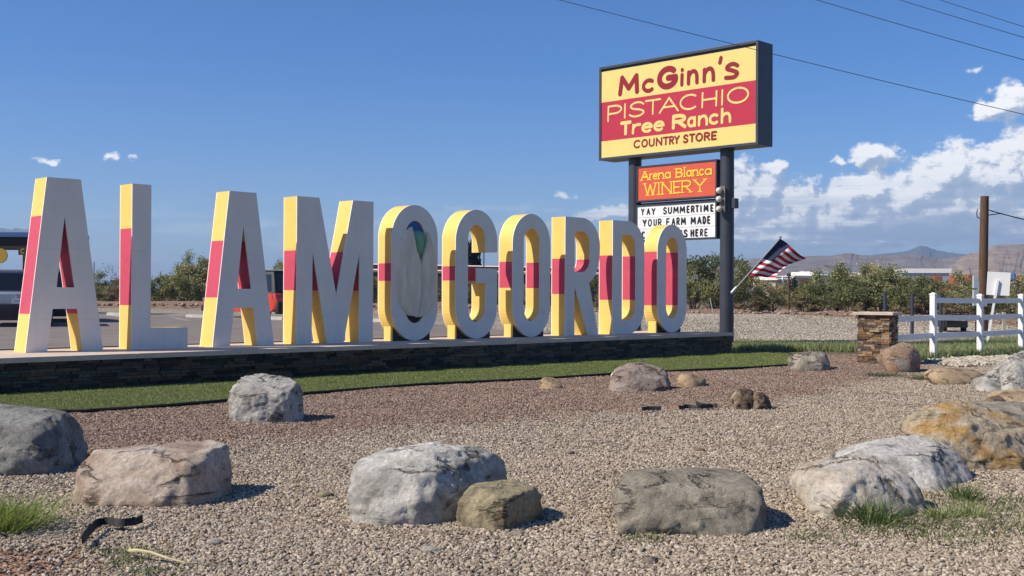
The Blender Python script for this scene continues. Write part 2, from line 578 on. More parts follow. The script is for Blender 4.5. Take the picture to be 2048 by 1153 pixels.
M['cap_conc'] = paint('tan_cap_concrete', (.62, .50, .40), .85, .18, 4, .004, 50, dirt=.15)
M['concrete'] = paint('pale_concrete', (.46, .43, .39), .9, .25, 4, .005, 40, dirt=.25)
M['mortar'] = paint('dark_mortar', (.05, .042, .036), .95, .2, 8, .006, 40)
M['dirt'] = paint('brown_dirt', (.24, .155, .10), .95, .35, 2.5, .03, 9)
M['stripe_white'] = paint('road_line_paint', (.62, .60, .56), .8, .3, 5, .002, dirt=.35)
M['glass_dark'] = paint('dark_glass', (.012, .014, .017), .06, .1, 2, 0, spec=.8)
M['rubber'] = paint('tyre_rubber', (.018, .018, .018), .8, .1, 8, .002)
M['chrome'] = paint('chrome', (.6, .6, .6), .18, .1, 6, 0, metal=1)
M['silver_car'] = paint('silver_car_paint', (.42, .43, .46), .28, .05, 3, 0, metal=.4, spec=.6)
M['white_car'] = paint('white_car_paint', (.62, .62, .62), .3, .05, 3, 0, spec=.6)
M['red_car'] = paint('red_car_paint', (.60, .055, .03), .25, .06, 3, 0, spec=.7)
M['plastic_black'] = paint('black_plastic', (.022, .022, .024), .55, .2, 8, .001)
M['lamp_red'] = paint('tail_lamp_red', (.30, .01, .015), .15, .1, 10, 0, spec=.7)
M['canopy_blue'] = paint('blue_fascia', (.045, .11, .27), .4, .1, 1, .001, spec=.5)
M['canopy_roof'] = paint('pale_roof_metal', (.40, .48, .58), .4, .15, 1, .001, metal=.3)
M['dark_brown'] = paint('dark_brown_paint_b', (.03, .022, .018), .7, .2, 3, .001)
M['mustard'] = paint('mustard_sign', (.42, .27, .03), .6, .1, 5, 0)
M['flag_red'] = paint('flag_red_cloth', (.34, .012, .022), .85, .1, 12, .001, 300)
M['flag_white'] = paint('flag_white_cloth', (.72, .71, .72), .85, .08, 12, .001, 300)
M['flag_blue'] = paint('flag_blue_cloth', (.012, .018, .055), .85, .1, 12, .001, 300)
M['wire'] = paint('wire_black', (.015, .018, .025), .6, .1, 3, 0)
M['far_white'] = paint('far_white_siding', (.74, .72, .68), .6, .08, .5, .001)
M['far_tan'] = paint('far_tan_siding', (.48, .42, .33), .7, .1, .5, .001)
M['far_wall'] = paint('dark_shed_wall', (.085, .08, .078), .8, .2, .4, .001)
M['far_roof'] = paint('pale_shed_roof', (.88, .70, .55), .6, .1, .3, .001)
M['far_orange'] = paint('orange_fence', (.36, .12, .06), .7, .35, 1.2, .001)
M['far_blue'] = paint('blue_tank', (.04, .14, .34), .5, .1, 1, 0)
M['bark'] = paint('grey_brown_bark', (.11, .085, .065), .95, .3, 9, .01, 25, streak=True)
M['edging'] = paint('black_edging', (.014, .014, .015), .7, .3, 20, .002)
M['turf_base'] = paint('turf_backing', (.085, .10, .028), .95, .35, 60, .01, 200)
M['asphalt'] = paint('worn_asphalt', (.205, .175, .155), .9, .22, .9, .006, 120, dirt=.2)
M['leaf'] = tint_mat('leaf_green', trans=.22, vary=.22)
M['blade'] = tint_mat('grass_blade', trans=.3, rough=.7)
M['turfblade'] = tint_mat('turf_blade', trans=.15, rough=.6)
M['ledge_dark'] = random_mat('ledgestone_charcoal', [(.06, .048, .038), (.10, .075, .05), (.045, .045, .045), (.14, .10, .07), (.08, .08, .07), (.035, .032, .032), (.11, .085, .06)], nscale=18, bump=.008)
M['ledge_tan'] = random_mat('ledgestone_tan', [(.27, .16, .085), (.16, .105, .065), (.085, .068, .058), (.36, .245, .14), (.22, .13, .07), (.12, .09, .075), (.33, .25, .175), (.18, .105, .06)], nscale=16, bump=.008)
M['gravel_grey'] = random_mat('grey_gravel_stone', [(.36, .315, .25), (.26, .218, .168), (.44, .39, .315), (.12, .10, .078), (.33, .28, .215), (.54, .48, .395), (.19, .158, .125), (.29, .245, .185)])
M['gravel_brown'] = random_mat('brown_gravel_stone', [(.29, .21, .16), (.20, .142, .108), (.36, .27, .21), (.12, .086, .068), (.30, .215, .16), (.42, .335, .27), (.215, .152, .118), (.265, .19, .143)])
M['gravel_pale'] = random_mat('pale_gravel_stone', [(.48, .43, .34), (.37, .32, .25), (.55, .49, .40), (.27, .23, .18), (.43, .375, .29)])


def _mix(cols, f, w=(1, 1, 1)):
    m_ = [sum(c[i] for c in cols) / len(cols) for i in range(3)]
    return [tuple((c[i] * (1 - f) + m_[i] * f) * w[i] for i in range(3)) for c in cols]


M['gravel_grey'] = random_mat('grey_gravel_stone', _mix([(.36, .315, .25), (.26, .218, .168), (.44, .39, .315), (.12, .10, .078), (.34, .285, .22), (.54, .48, .395), (.20, .165, .13), (.295, .25, .19)], .30, (1.11, 1.06, 1.02)))
M['gravel_brown'] = random_mat('brown_gravel_stone', _mix([(.29, .21, .16), (.20, .142, .108), (.36, .27, .21), (.12, .086, .068), (.30, .215, .16), (.42, .335, .27), (.215, .152, .118), (.265, .19, .143)], .25, (1.04, 1.0, .98)))

# ------------------------------------------------------------------ ground
BR = np.array([(-30, 6.0), (-12, 8.6), (-4.62, 10.47), (-3.96, 10.75), (-3.2, 12.0), (-2.29, 12.6), (-1.44, 13.7), (-.76, 14.3), (1.2, 15.6),
               (2.64, 16.3), (4.1, 17.8), (6.07, 20.8), (8.48, 24.5), (9.6, 26.6), (10.1, 28.2), (10.4, 60)])
TURF = [(-6.9, 15.3), (-6.53, 15.46), (-6.2, 15.43), (-5.7, 15.53), (-5.2, 15.9), (-4.81, 16.32), (-4.22, 17.2), (-3.41, 18.5), (-1.61, 20.35), (0.53, 22.15), (2.03, 23.35),
        (4.02, 24.8), (5.4, 25.75), (6.29, 26.4), (6.9, 27.3), (7.35, 28.8), (7.6, 30.6), (7.67, 32.2)]


def st_of(x, y):
    dx, dy = x - LX0, y - LY0
    return dx * LC + dy * LS, -dx * LS + dy * LC


def inside(x, y, poly):
    x, y = np.asarray(x), np.asarray(y)
    r = np.zeros(x.shape, bool)
    n = len(poly)
    for i in range(n):
        x0, y0 = poly[i]
        x1, y1 = poly[(i + 1) % n]
        if y0 == y1:
            continue
        c = ((y0 > y) != (y1 > y)) & (x < (x1 - x0) * (y - y0) / (y1 - y0) + x0)
        r ^= c
    return r


def nz(x, y, s, seed=0.0):
    """cheap smooth noise, about -1..1"""
    return (np.sin(x * s + 1.7 * np.sin(y * s * .7 + seed) + seed) + np.sin(y * s * 1.3 + 1.3 * np.sin(x * s * .9 + seed * 2)) +
            .6 * np.sin(x * s * 2.7 + 2 * np.cos(y * s * 2.1) + seed * 3)) / 2.6


def brown(x, y):
    yb = np.interp(x, BR[:, 0], BR[:, 1]) + .28 * nz(x, y, 1.9, .4) + .1 * nz(x, y, 6, .9)
    return sstep(-.8, .8, y - yb + .25 * nz(x, y, 3.3, 2))


PLAT = [(-9.5, -1.42), (17.33, -1.14), (17.33, 1.1), (-9.5, 1.1)]
PLATW = [ST(s, t).xy[:] for s, t in PLAT]
TURFP = TURF + [ST(17.33, -1.1).xy[:], ST(-4, -1.3).xy[:], (-10.5, 14.2), (-7.8, 15.2)]
LOT = [ST(-40, 1.12).xy[:], ST(15.2, 1.12).xy[:], (3.2, 37.4), (1.2, 38.9), (-5.0, 43.8), (-20, 52.5), (-60, 66)]
GRASS_A = [(6.3, 32.9), (7.0, 33.6), (9.2, 33.0), (10.6, 31.6), (11.5, 32.5), (11.4, 37.0), (9, 38.6), (6.5, 38.6)]
GRASS_B = [(9.3, 28.3), (10.1, 28.8), (11.2, 29.9), (12.8, 30.9), (15.0, 33.2), (17.5, 35.5), (22, 40), (20, 44), (14, 41), (11, 36), (9.6, 31)]

# the ground sheet: rings round the camera, finer where the photograph looks
radii = np.concatenate([[0.4], np.geomspace(1.0, 9000, 560)])
ang = np.concatenate([np.linspace(-math.pi, -.62, 70, endpoint=False), np.linspace(-.62, .62, 420, endpoint=False), np.linspace(.62, math.pi, 70, endpoint=False)])
nr, na = len(radii), len(ang)
RR, AA = np.meshgrid(radii, ang, indexing='ij')
gx, gy = RR * np.sin(AA), RR * np.cos(AA)
gz = terrain(gx, gy)
tt = st_of(gx, gy)
gz = gz + .012 * nz(gx, gy, 2.3, .2) * (tt[1] < -1.5) - .02 * (tt[1] < -1.5)
br_ = brown(gx, gy)
c_grey = np.array([.26, .218, .166])
c_brown = np.array([.20, .142, .108])
c_soil = np.array([.24, .14, .092])
c_pale = np.array([.38, .33, .265])
c_plain = np.array([.215, .175, .115])
col = c_grey + (c_brown - c_grey) * br_[..., None]
soil = sstep(1.0, 0.35, np.hypot((gx + 3.3) / 1.3, (gy - 6.6) / 1.3) + .16 * nz(gx, gy, 4, 1.1))
col = col + (c_soil - col) * soil[..., None]
back = sstep(.6, 1.6, tt[1] - np.where(tt[0] > 17, (0.55 + .2 * nz(gx, gy, 1.4, 2)), 0)) * ((gy > 30) | (tt[0] < 17))
back = np.maximum(back, sstep(28.6, 29.3, gy - .35 * (gx - 10.5)) * (gx > 9.9))
pale = c_pale * (1 + .12 * nz(gx, gy, .9, 3)[..., None])
patch = sstep(.25, .85, nz(gx, gy, .55, 5) + .25 * nz(gx, gy, 2.2, 2)) * .55
pale = pale + (np.array([.25, .24, .14]) - pale) * patch[..., None]
col = col + (pale - col) * back[..., None]
berm = sstep(62, 67, gy + .25 * gx + 1.5 * nz(gx, gy, .6, 1))
bermc = np.array([.30, .20, .14]) * (1 + .25 * nz(gx, gy, 1.2, 4)[..., None])
col = col + (bermc - col) * berm[..., None]
plain = sstep(80, 110, RR)
col = col + (c_plain * (1 + .2 * nz(gx, gy, .05, 4)[..., None]) - col) * plain[..., None]
gr = (inside(gx, gy, GRASS_A) | inside(gx, gy, GRASS_B)).astype(float)
col = col + (np.array([.17, .17, .08]) - col) * (gr * .6)[..., None]
verts = np.stack([gx, gy, gz], -1).reshape(-1, 3)
ii, jj = np.meshgrid(np.arange(nr - 1), np.arange(na), indexing='ij')
j2 = (jj + 1) % na
faces = np.stack([ii * na + jj, (ii + 1) * na + jj, (ii + 1) * na + j2, ii * na + j2], -1).reshape(-1)
verts = np.vstack([verts, [[0, 0, 0]]])
colf = np.vstack([col.reshape(-1, 3), [c_grey]])

m, nt, b = new_mat('ground_gravel')
a = N(nt, 'ShaderNodeAttribute', attribute_name='tint').outputs['Color']
pos = N(nt, 'ShaderNodeNewGeometry').outputs['Position']
v1 = N(nt, 'ShaderNodeTexVoronoi', {'Vector': pos, 'Scale': 34.0, 'Randomness': 1.0})
v1b = N(nt, 'ShaderNodeTexVoronoi', {'Vector': pos, 'Scale': 11.0, 'Randomness': 1.0})
hue = N(nt, 'ShaderNodeSeparateColor', {0: v1.outputs['Color']})
hueb = N(nt, 'ShaderNodeSeparateColor', {0: v1b.outputs['Color']})
k1 = N(nt, 'ShaderNodeMapRange', {0: hue.outputs[0], 3: .55, 4: 1.45}).outputs[0]
k2 = N(nt, 'ShaderNodeMapRange', {0: hueb.outputs[1], 3: .72, 4: 1.25}).outputs[0]
nl = N(nt, 'ShaderNodeTexNoise', {'Vector': pos, 'Scale': .9, 'Detail': 6.0}).outputs[0]
k3 = N(nt, 'ShaderNodeMapRange', {0: nl, 1: .3, 2: .7, 3: .82, 4: 1.15}).outputs[0]
k = M2(nt, 'MULTIPLY', M2(nt, 'MULTIPLY', k1, k2), k3)
sc = nt.nodes.new('ShaderNodeVectorMath')
sc.operation = 'SCALE'
nt.links.new(a, sc.inputs[0])
nt.links.new(k, sc.inputs['Scale'])
nt.links.new(sc.outputs[0], b.inputs['Base Color'])
b.inputs['Roughness'].default_value = .95
b.inputs['Specular IOR Level'].default_value = .15
hh = M2(nt, 'ADD', M2(nt, 'MULTIPLY', v1.outputs['Distance'], -.9), M2(nt, 'MULTIPLY', v1b.outputs['Distance'], -1.2))
bp = N(nt, 'ShaderNodeBump', {'Strength': 1.0, 'Distance': .045, 'Height': hh})
nt.links.new(bp.outputs[0], b.inputs['Normal'])
M['ground'] = m
ground = fast_mesh('ground', verts, faces, 4, M['ground'], col=colf)
tag(ground, 'gravel yard and desert plain', kind='structure')
me = ground.data
me.polygons.foreach_set('use_smooth', [True] * len(me.polygons))


def sheet(name, poly, step, dz, mat, label, kind='structure'):
    """a flat polygon following the terrain dz above it"""
    xs = [p[0] for p in poly]
    ys = [p[1] for p in poly]
    bm = bmesh.new()
    bm.faces.new([bm.verts.new((p[0], p[1], 0)) for p in poly])
    for ax, lo, hi in ((0, min(xs), max(xs)), (1, min(ys), max(ys))):
        for v in np.arange(lo + step, hi, step):
            co = (v, 0, 0) if ax == 0 else (0, v, 0)
            no = (1, 0, 0) if ax == 0 else (0, 1, 0)
            bmesh.ops.bisect_plane(bm, geom=bm.verts[:] + bm.edges[:] + bm.faces[:], plane_co=co, plane_no=no)
    for v in bm.verts:
        v.co.z = TZ(v.co.x, v.co.y) + dz
    bmesh.ops.recalc_face_normals(bm, faces=bm.faces)
    me = bpy.data.meshes.new(name)
    bm.to_mesh(me)
    bm.free()
    me.materials.append(mat)
    o = link(bpy.data.objects.new(name, me))
    return tag(o, label, kind=kind)


lot = sheet('parking_lot', LOT, 1.0, .03, M['asphalt'], 'worn grey brown asphalt car park')
turf = sheet('turf_lawn', TURFP, .8, .018, M['turf_base'], 'strip of artificial lawn below the stone platform')


# ------------------------------------------------------------------ gravel stones
def stones(name, pts, r, mat, label, seed, smin=.6, smax=1.7):
    """loose stones: points with a stone mesh instanced on each by geometry nodes"""
    me = bpy.data.meshes.new(name)
    me.vertices.add(len(pts))
    me.vertices.foreach_set('co', np.asarray(pts, np.float32).ravel())
    o = link(bpy.data.objects.new(name, me))
    ng = bpy.data.node_groups.new(name, 'GeometryNodeTree')
    ng.interface.new_socket('Geometry', in_out='INPUT', socket_type='NodeSocketGeometry')
    ng.interface.new_socket('Geometry', in_out='OUTPUT', socket_type='NodeSocketGeometry')
    gin, gout = ng.nodes.new('NodeGroupInput'), ng.nodes.new('NodeGroupOutput')
    g2i = ng.nodes.new('GeometryNodeGeometryToInstance')
    for q in range(5):
        ico = ng.nodes.new('GeometryNodeMeshIcoSphere')
        ico.inputs['Radius'].default_value = 1.0
        ico.inputs['Subdivisions'].default_value = 1
        sp = ng.nodes.new('GeometryNodeSetPosition')
        nn = ng.nodes.new('ShaderNodeTexNoise')
        nn.noise_dimensions = '4D'
        nn.inputs['W'].default_value = seed + q * 3.7
        nn.inputs['Scale'].default_value = 1.1
        pn = ng.nodes.new('GeometryNodeInputPosition')
        ng.links.new(pn.outputs[0], nn.inputs['Vector'])
        sub = ng.nodes.new('ShaderNodeVectorMath')
        sub.operation = 'SUBTRACT'
        ng.links.new(nn.outputs['Color'], sub.inputs[0])
        sub.inputs[1].default_value = (.5, .5, .5)
        scl = ng.nodes.new('ShaderNodeVectorMath')
        scl.operation = 'SCALE'
        ng.links.new(sub.outputs[0], scl.inputs[0])
        scl.inputs['Scale'].default_value = 1.5
        ng.links.new(ico.outputs['Mesh'], sp.inputs['Geometry'])
        ng.links.new(scl.outputs[0], sp.inputs['Offset'])
        tr = ng.nodes.new('GeometryNodeTransform')
        ng.links.new(sp.outputs[0], tr.inputs['Geometry'])
        tr.inputs['Scale'].default_value = (r * (1.15 + .1 * q), r * .9, r * (.62 + .05 * q))
        ng.links.new(tr.outputs[0], g2i.inputs[0])
    iop = ng.nodes.new('GeometryNodeInstanceOnPoints')
    ng.links.new(gin.outputs[0], iop.inputs['Points'])
    ng.links.new(g2i.outputs[0], iop.inputs['Instance'])
    iop.inputs['Pick Instance'].default_value = True
    rr = ng.nodes.new('FunctionNodeRandomValue')
    rr.data_type = 'FLOAT_VECTOR'
    rr.inputs[0].default_value = (-.5, -.5, 0)
    rr.inputs[1].default_value = (.5, .5, 6.28)
    ng.links.new(rr.outputs[0], iop.inputs['Rotation'])
    rs = ng.nodes.new('FunctionNodeRandomValue')
    rs.data_type = 'FLOAT'
    rs.inputs[2].default_value = smin
    rs.inputs[3].default_value = smax
    rs.inputs['Seed'].default_value = 5
    ng.links.new(rs.outputs[1], iop.inputs['Scale'])
    sm = ng.nodes.new('GeometryNodeSetMaterial')
    sm.inputs['Material'].default_value = mat
    ng.links.new(iop.outputs[0], sm.inputs['Geometry'])
    ng.links.new(sm.outputs[0], gout.inputs[0])
    md = o.modifiers.new('stones', 'NODES')
    md.node_group = ng
    me.materials.append(mat)
    return tag(o, label, kind='stuff')


def scatter(n, d0, d1, half=.52, power=1.6):
    """points in view, denser towards the camera"""
    u = RNG.random(n)
    p = 2 - power
    d = (d0 ** p + u * (d1 ** p - d0 ** p)) ** (1 / p)
    x = (RNG.random(n) * 2 - 1) * half * (d + 1.0)
    return x, d


x, y = scatter(560000, 4.6, 32, power=1.25)
s_, t_ = st_of(x, y)
keep = ~inside(x, y, TURFP) & (t_ < -1.3)
keep |= (x > 6.4) & ~inside(x, y, TURFP) & (y < 31)
keep &= ~(inside(x, y, GRASS_A) | inside(x, y, GRASS_B))
soil_p = sstep(1.0, 0.35, np.hypot((x + 3.3) / 1.3, (y - 6.6) / 1.3) + .16 * nz(x, y, 4, 1.1))
keep &= RNG.random(len(x)) > soil_p * .9
x, y = x[keep], y[keep]
z = terrain(x, y) + .012 * nz(x, y, 2.3, .2) - .02 + .002 + RNG.random(len(x)) * .008
isb = RNG.random(len(x)) < brown(x, y) * .96 + .02
P3 = np.stack([x, y, z], -1)
stones('grey_gravel', P3[~isb], .0094, M['gravel_grey'], 'loose pale grey gravel', 1.0)
stones('brown_gravel', P3[isb], .0092, M['gravel_brown'], 'loose reddish brown gravel', 9.0)
# coarse pale stones beyond the sign and by the fence
x = RNG.random(52000) * 26 + .0
y = RNG.random(52000) * 44 + 29
s_, t_ = st_of(x, y)
k = (t_ > .9) & (np.abs(x / y) < .52) & ~inside(x, y, LOT)
k |= (x > 9.6) & (y < 36) & (t_ < 1)
k &= ~(inside(x, y, GRASS_A) | inside(x, y, GRASS_B))
k &= ~((y < 33) & (x < 9.8))
x, y = x[k], y[k]
stones('pale_gravel', np.stack([x, y, terrain(x, y) + .006], -1), .022, M['gravel_pale'], 'coarse pale gravel on the slope behind', 4.0)
x = 10.2 + RNG.random(1500) * 4.5
y = 26.6 + (x - 10.2) * .8 + RNG.random(1500) * 2.2
stones('white_cobbles', np.stack([x, y, terrain(x, y) + .01], -1), .042, M['gravel_pale'], 'whitish cobbles spread along the foot of the rail fence', 6.0)
# rubble on the dirt bank
x = RNG.random(2600) * 90 - 55
y = 66 + RNG.random(2600) * 9 - .25 * x * .6
stones('bank_rubble', np.stack([x, y, terrain(x, y) + np.where(x < 0, .22, .08)], -1), .075, M['gravel_brown'], 'rubble on the low dirt bank before the bushes', 2.0, .4, 2.0)

# dirt bank
bk = MB()
nb = 60
vs, fs = [], []
for i in range(nb + 1):
    X = -62 + i * 2.0
    Y = 70 - X * .15
    h = (.42 if X < 0 else .16) + .2 * noise.noise(Vector((X * .3, 0, 0))) + .1 * noise.noise(Vector((X * 1.1, 4, 0)))
    for j, (dy, hh_) in enumerate(((-4.5, -.1), (-2.5, .35), (-1.0, .85), (.2, 1), (2.5, .6), (5, -.1))):
        vs.append((X, Y + dy + .6 * noise.noise(Vector((X * .4, j, 3))), TZ(X, Y + dy) + h * hh_))
for i in range(nb):
    for j in range(5):
        q = i * 6 + j
        fs.append((q, q + 6, q + 7, q + 1))
bk.add(vs, fs)
o = bk.build('dirt_bank', M['dirt'], smooth=True)
tag(o, 'low bank of brown dirt before the bushes', kind='structure')

# ------------------------------------------------------------------ turf blades
n = 230000
x = RNG.random(n) * 16 - 8
y = RNG.random(n) * 18.5 + 14.5
k = inside(x, y, TURFP)
x, y = x[k], y[k]
n = len(x)
a_ = RNG.random(n) * 6.283
w_ = .0035 + .003 * RNG.random(n)
h_ = .013 + .012 * RNG.random(n)
lean = (RNG.random((n, 2)) - .5) * .026
zz = terrain(x, y) + .018
p0 = np.stack([x - np.cos(a_) * w_, y - np.sin(a_) * w_, zz], -1)
p1 = np.stack([x + np.cos(a_) * w_, y + np.sin(a_) * w_, zz], -1)
p2 = np.stack([x + lean[:, 0], y + lean[:, 1], zz + h_], -1)
vv = np.stack([p0, p1, p2], 1).reshape(-1, 3)
cc = np.array([.21, .265, .06]) * (.6 + .75 * RNG.random((n, 1)))
cc[RNG.random(n) < .14] = (.34, .34, .16)
o = fast_mesh('turf_blades', vv, np.arange(3 * n), 3, M['turfblade'], col=np.repeat(cc, 3, 0))
tag(o, 'short green blades of the artificial lawn', kind='stuff')
# black edging round the lawn, one long thing
ed = MB()
el_ = [Vector((p[0], p[1], TZ(*p) + .012)) for p in TURF]
ed.tube(el_, .022, 6)
o = ed.build('lawn_edging', M['edging'])
tag(o, 'thin black edging along the front of the green lawn', 'edging')

# ------------------------------------------------------------------ platform
PR = math.atan2((PLAT[1][1] - PLAT[0][1]), (PLAT[1][0] - PLAT[0][0]))
plat = empty('stone_platform', ST(-9.5, -1.42), TH + PR, 'long low platform of dark ledgestone with a flat tan cap, under the giant letters', 'platform')
PLEN = math.hypot(PLAT[1][0] - PLAT[0][0], PLAT[1][1] - PLAT[0][1])
inv = Matrix.Rotation(-(TH + PR), 3, 'Z')


def ploc(v):
    return inv @ (Vector(v) - Vector((*plat.location.xy, 0)))


base = [(0.09, .09), (PLEN - .09, .09), (PLEN - .09, 2.42), (0.09, 2.62)]
mb = MB()
vs = [(x, y, z) for z in (-.3, PZ - .086) for x, y in base]
mb.add(vs, [(3, 2, 1, 0), (4, 5, 6, 7), (0, 1, 5, 4), (1, 2, 6, 5), (2, 3, 7, 6), (3, 0, 4, 7)])
mb.build('core', M['mortar'], plat)
cap = [(0, 0), (PLEN, 0), (PLEN, 2.5), (0, 2.7)]
nseg = 9
for i in range(nseg):
    x0, x1 = PLEN * i / nseg + .004, PLEN * (i + 1) / nseg - .004
    mb = MB()
    mb.box(((x0 + x1) / 2, 1.28, PZ - .043), (x1 - x0, 2.56, .086))
    mb.build('cap_slab', M['cap_conc'], plat, bevel=.006)
# ledgestone: one stone mesh, scaled and copied
def stone_mesh(name, mat, seed):
    rnd = random.Random(seed)
    mb = MB()
    mb.box((0, 0, 0), (1, 1, 1))
    me = bpy.data.meshes.new(name)
    vs = [(x + rnd.uniform(-.03, .03), y + (rnd.uniform(-.22, .1) if y < 0 else 0), z + rnd.uniform(-.06, .06)) for x, y, z in mb.v]
    me.from_pydata(vs, [], mb.f)
    me.materials.append(mat)
    return me


SM = [stone_mesh('ledgestone', M['ledge_dark'], i) for i in range(6)]
SMT = [stone_mesh('ledgestone_tan', M['ledge_tan'], i) for i in range(6)]
rows = 9
rh = (PZ - .086 + .02) / rows
cand = []
for r_ in range(rows):
    xx = .06 + random.uniform(-.1, 0)
    while xx < PLEN - .1:
        w = random.choice((.16, .22, .3, .38, .46)) * random.uniform(.85, 1.15)
        w = min(w, PLEN - .07 - xx)
        if w > .05:
            cand.append((xx + w / 2, r_, w, random.uniform(.05, .11), random.randrange(6)))
        xx += w + .006
lim_x = 6.2          # left of the frame nothing shows
vis = [c for c in cand if c[0] > lim_x]
vis.sort(key=lambda c: c[0])
first, rest = vis[:292], vis[292:] + [c for c in cand if c[0] <= lim_x]


def put_stone(c, me, y=.06):
    o = bpy.data.objects.new('stone', me)
    o.location = (c[0], y + .03 - c[3] * .5 + .03, -.02 + (c[1] + .5) * rh)
    o.scale = (c[2], c[3], rh - .006)
    link(o, plat)


for c in first:
    put_stone(c, SM[c[4]])
mb = MB()
for c in rest:
    mb.box((c[0], .09 - c[3] * .5, -.02 + (c[1] + .5) * rh), (c[2], c[3], rh - .006))
# the far end and the left end of the platform
for xe, sg in ((PLEN - .09, 1), (.09, -1)):
    for r_ in range(rows):
        yy = .1
        while yy < 2.38:
            w = random.choice((.2, .3, .4))
            w = min(w, 2.42 - yy)
            mb.box((xe, yy + w / 2, -.02 + (r_ + .5) * rh), (random.uniform(.06, .12), w - .008, rh - .006))
            yy += w
m_l, nt, b = new_mat('ledgestone_run')
geo = N(nt, 'ShaderNodeNewGeometry')
r = N(nt, 'ShaderNodeValToRGB', {0: geo.outputs['Random Per Island']})
ra = r.color_ramp
cols = [(.06, .048, .038), (.10, .075, .05), (.045, .045, .045), (.14, .10, .07), (.08, .08, .07), (.035, .032, .032), (.11, .085, .06)]
ra.elements[0].color = (*cols[0], 1)
ra.elements[1].position, ra.elements[1].color = 1 / 7, (*cols[1], 1)
ra.interpolation = 'CONSTANT'
for i in range(2, 7):
    ra.elements.new(i / 7).color = (*cols[i], 1)
nt.links.new(r.outputs[0], b.inputs['Base Color'])
b.inputs['Roughness'].default_value = .9
o = mb.build('stone_run', m_l, plat)
tag(o, kind='stuff')

# ------------------------------------------------------------------ giant letters
def arc(cx, cy, rx, ry, a0, a1, n=16):
    return [(cx + rx * math.cos(R(a0 + (a1 - a0) * i / n)), cy + ry * math.sin(R(a0 + (a1 - a0) * i / n))) for i in range(n + 1)]


def walls(mb, loops, y0, y1, lo, hi):
    for lp in loops:
        n = len(lp)
        for i in range(n):
            (xa, za), (xb, zb) = lp[i], lp[(i + 1) % n]
            if max(za, zb) <= lo + 1e-6 and not (za == zb == lo == 0) or min(za, zb) >= hi - 1e-6 and not (za == zb == hi):
                continue

            def cl(z):
                t = 0 if zb == za else (z - za) / (zb - za)
                return (xa + (xb - xa) * t, z)
            p, q = (xa, za), (xb, zb)
            if zb != za:
                if p[1] < lo:
                    p = cl(lo)
                if q[1] < lo:
                    q = cl(lo)
                if p[1] > hi:
                    p = cl(hi)
                if q[1] > hi:
                    q = cl(hi)
            mb.add([(p[0], y0, p[1]), (q[0], y0, q[1]), (q[0], y1, q[1]), (p[0], y1, p[1])], [(0, 1, 2, 3)])


def plate(mb, loops, y0, y1):
    tri = tessellate_polygon([[Vector((x, z, 0)) for x, z in lp] for lp in loops])
    flat = [p for lp in loops for p in lp]
    n = len(flat)
    vs = [(x, y0, z) for x, z in flat] + [(x, y1, z) for x, z in flat]
    fs = [tuple(t) for t in tri] + [tuple(i + n for i in t[::-1]) for t in tri]
    o = 0
    for lp in loops:
        k = len(lp)
        for i in range(k):
            j = (i + 1) % k
            fs.append((o + i, o + i + n, o + j + n, o + j))
        o += k
    mb.add(vs, fs)


def giant_letter(char, s0, loops, band, label, plinth=None):
    e = empty('giant_letter', ST(s0, 0, PZ), TH, label, 'giant letter', 'giant letters standing on the stone platform')
    mb = MB()
    plate(mb, loops, 0, .022)
    mb.build('front_panel', M['white'], e)
    mb = MB()
    plate(mb, loops, LDEP - .022, LDEP)
    mb.build('back_panel', M['white'], e)
    y0, y1 = .022, LDEP - .022
    for nm, lo, hi, mt in (('yellow_side_panel', 0, band[0], 'yellow'), ('red_side_panel', band[0], band[1], 'red'), ('yellow_side_panel', band[1], 3.0, 'yellow')):
        mb = MB()
        walls(mb, loops, y0, y1, lo, hi)
        # fold lines where the cladding sheets meet
        mb.build(nm, M[mt], e)
    if plinth:
        x0, x1, zt = plinth
        mb = MB()
        yp0, yp1 = .105, LDEP - .07
        mb.add([(x0, yp0, 0), (x0, yp1, 0), (x0, yp1, zt), (x0, yp0, zt)], [(0, 1, 2, 3)])
        mb.build('plinth_side', M['yellow'], e)
        mb = MB()
        q = [(x0 + .003, z) for z in (0, zt)]
        mb.add([(x0, yp0, 0), (x1, yp0, 0), (x1, yp1, 0), (x0, yp1, 0), (x0, yp0, zt), (x1, yp0, zt), (x1, yp1, zt), (x0, yp1, zt)],
               [(0, 1, 5, 4), (1, 2, 6, 5), (2, 3, 7, 6), (4, 5, 6, 7)])
        mb.build('plinth', M['plinth_dark'], e)
    return e


def A_loops():
    o = [(.0, 0), (.372, 0), (.462, .741), (.900, .741), (1.0, 0), (1.372, 0), (.946, 3.0), (.346, 3.0)]
    h = [(.527, 1.114), (.660, 2.345), (.843, 1.114)]
    return [o, h]


giant_letter('A', -1.903, A_loops(), (.655, 2.337), 'huge white letter A at the left end, in front of the blue-edged canopy')
giant_letter('L', 0.0, [[(0, 0), (1.12, 0), (1.12, .38), (.37, .38), (.37, 3.0), (0, 3.0)]], (.80, 2.195), 'huge white letter L with yellow and red sides, between the two As')
giant_letter('A', 1.645, A_loops(), (.942, 2.04), 'huge white letter A with the red car behind it, after the L')
giant_letter('M', 3.545, [[(0, 0), (.372, 0), (.386, 1.892), (.765, 0), (1.18, 0), (1.579, 1.89), (1.584, 0), (1.948, 0), (1.951, 3.0), (1.405, 3.0), (.984, .996), (.548, 3.0), (0, 3.0)]],
             (1.094, 1.904), 'huge white letter M with yellow inner slopes, left of the pistachio O')


def O_loops(w, hole=True):
    r = w / 2
    ri = .281
    o = arc(r, .74, r, .74, 180, 360, 28) + arc(r, 3 - .74, r, .74, 0, 180, 28)
    h = arc(r, .387 + .36, ri, .36, 180, 360, 22) + arc(r, 2.65 - .36, ri, .36, 0, 180, 22)
    return [o, h]


